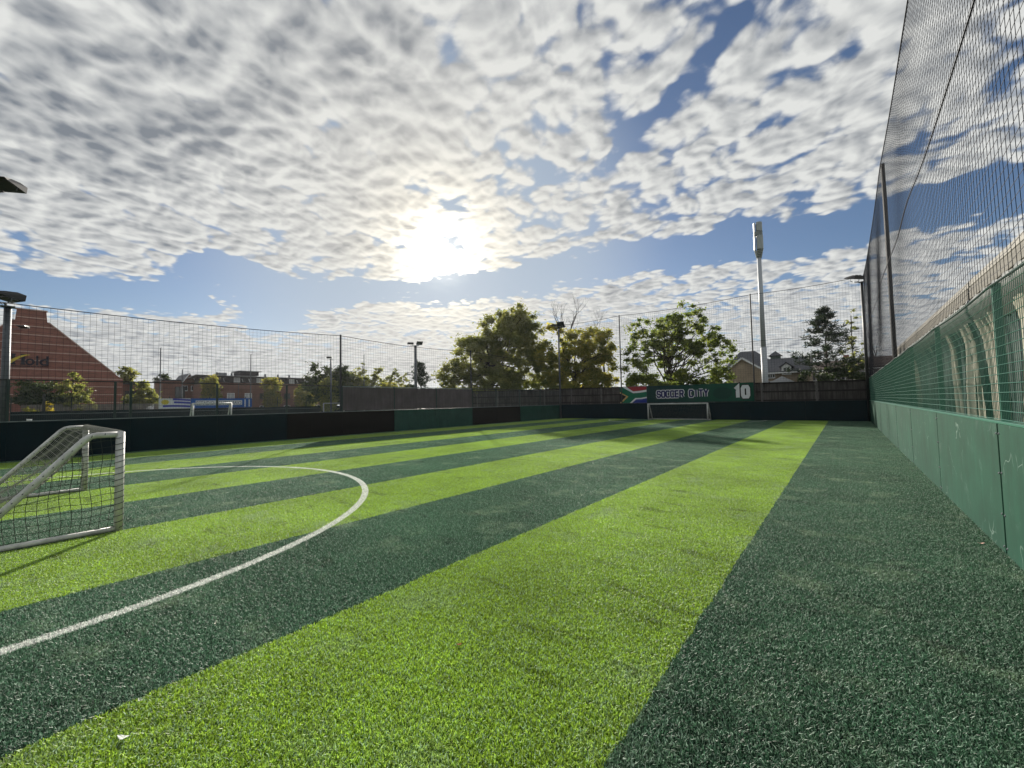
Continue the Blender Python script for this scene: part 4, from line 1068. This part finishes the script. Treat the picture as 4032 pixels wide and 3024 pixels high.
# ---------------------------------------------------------------- telecoms mast
def mast():
    b = px(3008, 1500, D=45); x, y = b.x + .12, b.y
    t = thing('telecom_mast', 'tall pale grey telecoms mast with antenna shroud behind the fence', 'mast', (x, y, 0))
    MB().tube([(x, y, 0), (x, y, 7.05)], [.31, .30], 20).build('base_section', M['mast'], t, smooth=True)
    MB().tube([(x, y, 7.05), (x, y, 7.12)], [.30, .25], 20).build('collar', M['mast'], t, smooth=True)
    MB().tube([(x, y, 7.1), (x, y, 17.2)], [.245, .215], 20).build('shaft', M['mast'], t, smooth=True)
    for k in range(5): z = 17.2 + .18 * k; MB().tube([(x, y, z), (x, y, z + .08)], [.27 + .035 * k, .30 + .035 * k], 18).build('vent_ring', M['mast_pale'], t)
    MB().tube([(x, y, 17.1), (x, y, 21.1)], .2, 10).build('core', M['post_dark'], t)
    def shroud(z0, z1, r):
        for k in range(3):
            a0 = R(-100 + 120 * k); mb = MB(); n = 6; vs = []
            for i in range(n + 1):
                a = a0 + R(100) * i / n
                for q in (z0, z1): vs.append((x + r * math.cos(a), y + r * math.sin(a), q))
            mb.add(vs, [(2 * i, 2 * i + 2, 2 * i + 3, 2 * i + 1) for i in range(n)])
            mb.build('antenna_panel', M['mast_pale'], t).modifiers.new('thickness', 'SOLIDIFY').thickness = .05
    shroud(18.12, 19.72, .47)
    for k in range(3): MB().tube([(x, y, 19.8 + .14 * k), (x, y, 19.87 + .14 * k)], .45, 18).build('vent_ring', M['mast_pale'], t)
    shroud(20.22, 21.2, .44)
mast()

# ---------------------------------------------------------------- trees and shrubs
def leaf_cloud(rg, centres, radii, n, size, flat=.6, droop=0.0):
    """n leaf quads scattered in clumps; returns verts, faces"""
    k = len(centres); idx = rg.integers(0, k, n)
    c = np.asarray(centres)[idx]; r = np.asarray(radii)[idx]
    d = rg.normal(size=(n, 3)); d /= np.linalg.norm(d, axis=1)[:, None]
    rad = np.minimum(np.abs(rg.normal(size=n)) * .52 + .12, 1.7)
    p = c + d * rad[:, None] * r
    if droop: p[:, 2] -= droop * rg.random(n) ** 2
    a = rg.normal(size=(n, 3)); a[:, 2] *= flat; a /= np.linalg.norm(a, axis=1)[:, None]
    b = np.cross(a, rg.normal(size=(n, 3))); b /= np.linalg.norm(b, axis=1)[:, None]
    s = size * (.55 + .9 * rg.random(n))[:, None]
    a *= s; b *= s * .55
    bend = np.cross(a, b); bend /= np.linalg.norm(bend, axis=1)[:, None] + 1e-9; bend *= s * .18
    v = np.stack([p - a, p - b + bend, p + a, p + b + bend], axis=1)
    return v.reshape(-1, 3), (np.arange(n * 4).reshape(-1, 4))

def leaves_obj(name, v, f, mat, parent):
    me = bpy.data.meshes.new(name); me.from_pydata(v.tolist(), [], f.tolist()); me.update()
    return obj(name, me, mat, parent)

def limb(mb, a, b, r0, r1, rg, wob=.08, n=5):
    a, b = Vector(a), Vector(b); L = (b - a).length; pts = []
    for i in range(n + 1):
        f = i / n; q = a.lerp(b, f)
        if 0 < i < n: q = q + Vector((rg.uniform(-1, 1), rg.uniform(-1, 1), rg.uniform(-.5, .8))) * wob * L * .5
        pts.append(q)
    mb.tube(pts, [r0 + (r1 - r0) * i / n for i in range(n + 1)], 6, False); return pts

M['leaf_olive'] = leaf_mat('olive_leaves', [(0.09, 0.108, 0.041), (0.162, 0.174, 0.066), (0.252, 0.246, 0.09)])
M['leaf_yellow'] = leaf_mat('turning_leaves', [(0.102, 0.126, 0.041), (0.216, 0.216, 0.062), (0.36, 0.3, 0.078)])
M['leaf_green'] = leaf_mat('mid_green_leaves', [(0.057, 0.086, 0.03), (0.121, 0.161, 0.046), (0.218, 0.236, 0.06)])
M['leaf_dark'] = leaf_mat('dark_leaves', [(0.019, 0.036, 0.019), (0.043, 0.065, 0.026), (0.078, 0.101, 0.036)], .3)
M['leaf_pine'] = leaf_mat('pine_needles', [(.012, .026, .018), (.024, .042, .026), (.042, .060, .034)], .2)
M['leaf_pale'] = leaf_mat('pale_leaves', [(0.091, 0.111, 0.044), (0.182, 0.195, 0.078), (0.286, 0.286, 0.117)])
M['leaf_gold'] = leaf_mat('golden_leaves', [(.20, .16, .02), (.42, .33, .035), (.60, .50, .12)], .4)

def tree(name, label, base, blobs, n, size, mat, seed, trunk_r=.22, clumps=60, limbs=14, clump_r=(.5, 1.1), trunk_top=.55, cat='tree', group=None, droop=0.0, lean=(0, 0), inner=.35):
    """blobs: (centre offset from base, radii) of the crown's masses"""
    rg = np.random.default_rng(seed); pr = random.Random(seed)
    base = Vector(base); t = thing(name, label, cat, base, group)
    vol = np.array([b[1][0] * b[1][1] * b[1][2] for b in blobs]); vol = vol / vol.sum()
    cs, rs = [], []
    for b, k in zip(blobs, np.maximum(3, (vol * clumps).astype(int))):
        for _ in range(k):
            d = rg.normal(size=3); d /= np.linalg.norm(d); q = inner + (1 - inner) * rg.random() ** .5
            cs.append(np.array(base) + np.array(b[0]) + d * q * np.array(b[1]))
            r = pr.uniform(*clump_r); rs.append((r, r, r * pr.uniform(.55, .8)))
    v, f = leaf_cloud(rg, cs, rs, n, size, droop=droop)
    v[:, 2] = np.maximum(v[:, 2], .05)
    zmax = max(c[2] for c in cs); mb = MB()
    top = base + Vector((lean[0], lean[1], (zmax - base.z) * trunk_top))
    pts = limb(mb, base, top, trunk_r, trunk_r * .45, pr, .05, 6)
    order = pr.sample(range(len(cs)), min(limbs, len(cs)))
    for i in order:
        s = pts[pr.randint(2, len(pts) - 1)]; e = Vector(cs[i])
        if e.z < s.z - .5: s = pts[2]
        m_ = limb(mb, s, e, trunk_r * .34, trunk_r * .06, pr, .12, 5)
        for _ in range(2):
            j = Vector(cs[pr.randrange(len(cs))])
            if (j - m_[3]).length < 3.2: limb(mb, m_[3], j, trunk_r * .13, trunk_r * .03, pr, .15, 4)
    mb.build('trunk', M['bark'], t, smooth=True)
    leaves_obj('crown', v, f, M[mat], t)
    return t

def base_at(x, D, y=1600):
    p = px(x, y, D=D); return Vector((p.x, p.y, 0))
def Dx(x, X): return X / ray(x, 1590).x
def crown(x0, x1, ytop, ybot, D, b):
    """one crown mass that fills a pixel box at depth D, as (offset from base b, radii)"""
    c = px((x0 + x1) / 2, (ytop + ybot) / 2, D=D); rx = (x1 - x0) / 2 / FPX * D; rz = (ybot - ytop) / 2 / FPX * D
    return (c - b, (rx, rx * .9, rz))

b = base_at(1930, 48)
tree('ash_tree', 'broad olive tree, the largest, filling the corner beyond the dark wall', b,
     [crown(1860, 2140, 1225, 1420, 48, b), crown(1770, 1990, 1300, 1500, 48, b), crown(1715, 1880, 1410, 1560, 47, b), crown(1950, 2160, 1390, 1560, 47, b), crown(1820, 2060, 1440, 1570, 46, b), crown(1960, 2120, 1200, 1330, 48, b), crown(2040, 2180, 1330, 1480, 47, b), crown(1700, 1800, 1440, 1570, 46, b)], 58000, .15, 'leaf_olive', 21, .38, 420, 34, (.5, 1.05), inner=.15)
b = base_at(2235, 45)
tree('maple_tree', 'yellowing tree with a thick forked limb behind the twin-lamp post', b,
     [crown(2170, 2400, 1285, 1440, 46, b), crown(2110, 2300, 1400, 1550, 45, b), crown(2270, 2440, 1380, 1550, 45, b), crown(2150, 2230, 1255, 1360, 46, b), crown(2090, 2220, 1330, 1480, 45, b), crown(2300, 2440, 1300, 1430, 46, b), crown(2160, 2420, 1470, 1570, 44, b)], 36000, .14, 'leaf_yellow', 22, .36, 260, 26, (.45, .95), lean=(1.2, .6), inner=.15)
b = base_at(2640, 42)
tree('lime_tree', 'open-crowned green tree with sky showing through, above the green banner', b,
     [crown(2480, 2720, 1225, 1360, 42, b), crown(2610, 2780, 1200, 1330, 42, b), crown(2450, 2600, 1300, 1460, 42, b), crown(2700, 2900, 1310, 1470, 42, b), crown(2520, 2860, 1450, 1530, 41, b), crown(2540, 2760, 1290, 1450, 42, b), crown(2440, 2560, 1380, 1520, 42, b), crown(2640, 2840, 1260, 1400, 42, b)], 27000, .12, 'leaf_green', 23, .26, 300, 60, (.35, .75), trunk_top=.62, inner=.35)
b = base_at(2560, 40)
tree('hedge_bush', 'dense green bush below the open-crowned tree, just over the banner', b, [crown(2460, 2620, 1470, 1560, 40, b), crown(2600, 2760, 1480, 1560, 40, b), crown(2800, 2890, 1440, 1540, 41, b)], 7000, .15, 'leaf_green', 24, .12, 50, 10, (.35, .7), cat='bush')
b = base_at(3262, 46)
def pine(name, label, b, h, rad, seed, n_tier=9, size=.24, mat='leaf_pine', tufts=9, bare=.25, fall=1.0):
    rg = np.random.default_rng(seed); pr = random.Random(seed); t = thing(name, label, 'tree', b)
    mb = MB(); limb(mb, b, b + Vector((.1, .1, h * .97)), .16, .03, pr, .02, 7); V = []; F = []; cnt = 0
    for k in range(n_tier):
        f = bare + (1 - bare) * k / (n_tier - 1) * .97; z = h * f
        L = rad * (1 - ((f - bare) / (1 - bare)) ** fall) + .18
        for q in range(pr.randint(5, 7)):
            a = pr.uniform(0, 2 * math.pi); l = L * pr.uniform(.6, 1.05)
            s = b + Vector((0, 0, z)); e = s + Vector((math.cos(a) * l, math.sin(a) * l, pr.uniform(.05, .45) * l + .1))
            pts = limb(mb, s, e, .035, .012, pr, .08, 4)
            for w in range(tufts):
                c = pts[-1 - (w % 3)] + Vector((pr.gauss(0, .18), pr.gauss(0, .18), pr.gauss(.05, .14)))
                m_ = 11; d = rg.normal(size=(m_, 3)); d[:, 2] = np.abs(d[:, 2]) * .8 + .2; d /= np.linalg.norm(d, axis=1)[:, None]
                side = np.cross(d, rg.normal(size=(m_, 3))); side /= np.linalg.norm(side, axis=1)[:, None]
                o = np.array(c); l_ = size * (.7 + .6 * rg.random((m_, 1)))
                v = np.stack([o - side * .018, o + side * .018, o + d * l_ + side * .030, o + d * l_ - side * .030], axis=1)
                V.append(v.reshape(-1, 3)); F.append(np.arange(m_ * 4).reshape(-1, 4) + cnt); cnt += m_ * 4
    mb.build('trunk', M['bark'], t, smooth=True); leaves_obj('crown', np.concatenate(V), np.concatenate(F), M[mat], t)
top = px(3275, 1222, D=46)
pine('pine_tree', 'dark pine with spiky tufts beside the telecoms mast', b, top.z, 3.3, 31, 10, .42, tufts=10, bare=.36, fall=1.6)
b = base_at(3372, 50); top = px(3372, 1200, D=50)
tree('birch_tree', 'slender sparse birch behind the spiky pine', b, [((0, 0, top.z * .50), (1.3, 1.3, top.z * .22)), ((0, 0, top.z * .78), (.55, .55, top.z * .22))], 1500, .12, 'leaf_pale', 32, .1, 40, 14, (.2, .5), trunk_top=.95)
b = base_at(3300, 44)
tree('hedge_bush', 'low dark shrubbery under the spiky pine along the timber fence', b, [crown(3150, 3260, 1460, 1540, 44, b), crown(3240, 3410, 1440, 1540, 44, b), crown(3330, 3420, 1420, 1530, 44, b)], 9000, .14, 'leaf_dark', 33, .1, 60, 10, (.3, .6), cat='bush')

def bare_tree(name, label, b, h, seed, spread=1.0, r0=.16):
    pr = random.Random(seed); t = thing(name, label, 'tree', b); mb = MB()
    def grow(p, d, L, r, lev):
        n = 3; pts = [p]; q = p.copy(); dd = d.copy()
        for i in range(n):
            dd = (dd + Vector((pr.uniform(-1, 1), pr.uniform(-1, 1), pr.uniform(-.3, .6))) * .16).normalized(); q = q + dd * L / n; pts.append(q.copy())
        mb.tube(pts, [r, r * .85, r * .7, r * .55], 5 if lev < 3 else 3, False)
        if lev < 6:
            for _ in range(2 if lev else 4):
                a = Vector((pr.uniform(-1, 1), pr.uniform(-1, 1), pr.uniform(.1, .9))).normalized()
                grow(pts[pr.choice((2, 3, 3))], (dd * .9 + a * .75 * spread).normalized(), L * pr.uniform(.62, .82), r * .55, lev + 1)
    mb.tube([b, b + Vector((0, 0, h * .34))], [r0 * 1.3, r0], 8, False)
    grow(b + Vector((0, 0, h * .34)), Vector((0, 0, 1)), h * .24, r0, 0)
    mb.build('branches', M['twig'], t)
M['twig'] = plain('grey_twigs', (.085, .075, .075), .9, .1, .2)
b = base_at(2230, 53); bare_tree('bare_tree', 'leafless grey tree rising between the two leafy crowns', b, 14.6, 41, 1.0, .26)
b = base_at(2385, 52); bare_tree('bare_tree', 'thin leafless tree behind the yellowing crown', b, 11.6, 42, .8, .17)
b = base_at(3478, 60); bare_tree('bare_tree', 'lone thin leafless tree seen through the tall right net', b, 11.5, 43, .35, .12)

# trees beyond the shaded wall
b = base_at(1290, 62)
tree('round_tree', 'rounded dark tree standing at the end of the brick flats', b, [crown(1195, 1300, 1440, 1560, 62, b), crown(1265, 1400, 1425, 1540, 62, b), crown(1200, 1420, 1500, 1600, 61, b)], 16000, .19, 'leaf_dark', 51, .25, 200, 20, (.45, .95), inner=.15)
b = base_at(1400, 66)
tree('round_tree', 'olive tree with thin top behind the left windbreak sheet', b, [crown(1345, 1440, 1455, 1570, 66, b), crown(1400, 1480, 1480, 1580, 66, b)], 8000, .17, 'leaf_olive', 52, .2, 110, 16, (.3, .8))
b = base_at(1428, 70); top = px(1426, 1408, D=70)
tree('pointed_tree', 'narrow pointed tree rising above its rounded neighbours', b, [((0, 0, top.z * .6), (1.2, 1.2, top.z * .28)), ((0, 0, top.z * .85), (.4, .4, top.z * .15))], 900, .15, 'leaf_olive', 53, .12, 30, 10, (.25, .5), trunk_top=.95)
b = base_at(1500, 68)
tree('round_tree', 'loose grey-green tree behind the middle windbreak sheet', b, [crown(1460, 1520, 1445, 1560, 68, b), crown(1500, 1570, 1480, 1580, 68, b)], 4500, .16, 'leaf_pale', 54, .15, 90, 14, (.25, .7))
b = base_at(1552, 60)
tree('yellow_bush', 'rounded yellow-green bush showing above the windbreak sheets', b, [crown(1485, 1625, 1500, 1590, 60, b)], 2600, .15, 'leaf_yellow', 55, .1, 40, 8, (.3, .6), cat='bush')
for i, (x, yt, lb) in enumerate([(1556, 1438, 'slender birch left of the twin-headed floodlight'), (1592, 1455, 'shorter slender birch beside the twin-headed floodlight')]):
    b = base_at(x, 66 + i); top = px(x, yt, D=66)
    tree('birch_tree', lb, b, [((0, 0, top.z * .62), (.9, .9, top.z * .3)), ((0, 0, top.z * .85), (.45, .45, top.z * .14))], 800, .14, 'leaf_pale', 56 + i, .08, 30, 12, (.2, .4), trunk_top=.95)
b = base_at(1655, 52); top = px(1655, 1440, D=52)
pine('pine_tree', 'small spiky pine directly behind the twin-headed floodlight', b, top.z, 2.0, 58, 8, .34, tufts=8, bare=.3)
# along the brick flats
for i, (x, w, yt, yb, D_, mt, lb) in enumerate([
    (832, 60, 1475, 1590, Dx(832, -93), 'leaf_yellow', 'weeping yellow tree at the left end of the brick flats'),
    (1072, 66, 1480, 1605, Dx(1072, -93), 'leaf_yellow', 'weeping yellow tree in the middle of the brick flats'),
    (1200, 80, 1510, 1610, Dx(1200, -88), 'leaf_yellow', 'low yellowing willow at the right end of the brick flats'),
    (1292, 56, 1490, 1600, 58, 'leaf_pale', 'pale drooping tree in front of the rounded dark tree')]):
    b = base_at(x, D_)
    tree('weeping_tree', lb, b, [crown(x - w / 2, x + w / 2, yt, (yt + yb) / 2, D_, b), crown(x - w * .55, x + w * .55, (yt + yb) / 2 - 15, yb, D_, b)], 5000, .20, mt, 60 + i, .14, 90, 12, (.35, .8), droop=1.2)
# in front of the gable
for i, (x0, x1, yt, yb, D_, mt, n, lb) in enumerate([
    (70, 235, 1492, 1610, Dx(150, -69), 'leaf_dark', 8000, 'spreading dark evergreen in front of the brick gable'),
    (510, 630, 1500, 1600, Dx(570, -70), 'leaf_olive', 6000, 'bushy olive tree beside the striped sun flag')]):
    b = base_at((x0 + x1) / 2, D_)
    tree('garden_tree', lb, b, [crown(x0 + 20, x1 - 30, yt, yb, D_, b), crown(x0, x1, (yt + yb) / 2, yb, D_, b)], n, .17, mt, 70 + i, .14, 60, 14, (.35, .8))
b = base_at(285, Dx(285, -68)); top = px(285, 1452, D=Dx(285, -68))
tree('conical_tree', 'conical pale olive tree in front of the brick gable', b, [((0, 0, top.z * .28), (2.1, 2.1, top.z * .28)), ((0, 0, top.z * .58), (1.35, 1.35, top.z * .24)), ((0, 0, top.z * .84), (.5, .5, top.z * .18))], 7000, .15, 'leaf_pale', 74, .12, 90, 16, (.25, .6), trunk_top=.9)
for i, (x0, x1, yt, yb, D_, lb) in enumerate([(462, 545, 1447, 1520, Dx(500, -88), 'small dark-leaved tree at the right foot of the brick gable'), (612, 675, 1472, 1530, Dx(640, -100), 'small round tree behind the brick block')]):
    b = base_at((x0 + x1) / 2, D_)
    tree('garden_tree', lb, b, [crown(x0, x1, yt, yb, D_, b), crown(x0 - 10, x1 + 10, yb - 20, yb + 60, D_, b)], 4500, .2, 'leaf_olive' if not i else 'leaf_dark', 76 + i, .14, 90, 14, (.45, .8), inner=.1)
b = base_at(190, Dx(190, -61)); z1 = px(190, 1563, D=Dx(190, -61)).z
tree('golden_shrub', 'narrow column of golden yellow leaves by a dark post', b, [((0, 0, z1 * .60), (.28, .28, z1 * .36))], 420, .10, 'leaf_gold', 79, .05, 26, 5, (.1, .25), cat='shrub', trunk_top=.8)
p = px(174, 1553, X=-60); t = thing('fence_post', 'dark square post beside the golden shrub', 'post', (p.x, p.y, 0))
obj('post', bevel_box((p.x - .11, p.y - .11, 0), (p.x + .11, p.y + .11, p.z), .01), M['post_dark'], t); obj('cap', bevel_box((p.x - .13, p.y - .13, p.z), (p.x + .13, p.y + .13, p.z + .04), .01), M['post_dark'], t)
b = base_at(115, Dx(115, -64))
tree('low_shrub', 'low yellow-green shrub against the pale paling fence', b, [((0, 0, 1.5), (.9, .6, .55))], 500, .12, 'leaf_yellow', 80, .05, 16, 5, (.2, .35), cat='shrub')

# ---------------------------------------------------------------- litter
def litter(label, x, y, size, col, name='fallen_leaf', cat='leaf', rz=0.0, thin=.5, z=.028):
    p = px(x, y, Z=z); mb = MB(); vs = []; n = 10
    for i in range(n):
        a = 2 * math.pi * i / n; rr = size * (1 if i % 5 else 1.35)
        X_, Y_ = rr * math.cos(a), rr * thin * math.sin(a)
        vs.append((p.x + X_ * math.cos(rz) - Y_ * math.sin(rz), p.y + X_ * math.sin(rz) + Y_ * math.cos(rz), p.z + .012 * math.cos(2 * a) * size / .03 * .5 + .004))
    vs.append((p.x, p.y, p.z - .002))
    mb.add(vs, [(i, (i + 1) % n, n) for i in range(n)])
    o = mb.build(name, plain(name + '_colour', col, .6, .3, .2, 30)); tag(o, label, cat)
    o.modifiers.new('thickness', 'SOLIDIFY').thickness = .002
litter('white fallen leaf lying on the widest bright stripe', 485, 2903, .022, (.70, .72, .66), rz=.6)
litter('small reddish leaf lying on the widest bright stripe', 1808, 2537, .013, (.35, .10, .05), rz=1.0)
litter('thin pale twig scrap on the dark stripe inside the bright edge', 848, 2453, .022, (.55, .58, .45), 'twig_scrap', 'scrap', -.5, .16)
litter('pale leaf on the border between dark and bright turf', 552, 2757, .014, (.50, .55, .42), rz=.2)
litter('pinkish leaf lying near the foot of the sunlit green wall', 3863, 2139, .022, (.55, .36, .30), rz=.4)
def cup():
    y = px(117, 1653, X=XL).y; t = thing('paper_cup', 'white paper cup lying on the rail of the shaded wall', 'cup', (XL - .03, y, BH + .014))
    z = BH + .014 + .030
    MB().tube([(XL - .03, y - .06, z), (XL - .03, y + .05, z - .006)], [.030, .024], 14).build('cup_body', M['white'], t, smooth=True)
    MB().tube([(XL - .03, y - .065, z + .003), (XL - .03, y - .058, z + .003)], .033, 14).build('rim', M['white'], t)
cup()

# ---------------------------------------------------------------- air
def haze():
    m = bpy.data.materials.new('haze'); m.use_nodes = True; nt = m.node_tree; nt.nodes.clear()
    o = nt.nodes.new('ShaderNodeOutputMaterial'); v = nt.nodes.new('ShaderNodeVolumePrincipled')
    v.inputs['Color'].default_value = (.92, .95, 1, 1); v.inputs['Density'].default_value = HAZE; v.inputs['Anisotropy'].default_value = .55
    nt.links.new(v.outputs[0], o.inputs['Volume'])
    tag(MB().box((-950, -750, -1.2), (750, 1150, 26)).build('haze', m), kind='stuff')
HAZE = .00012
haze()
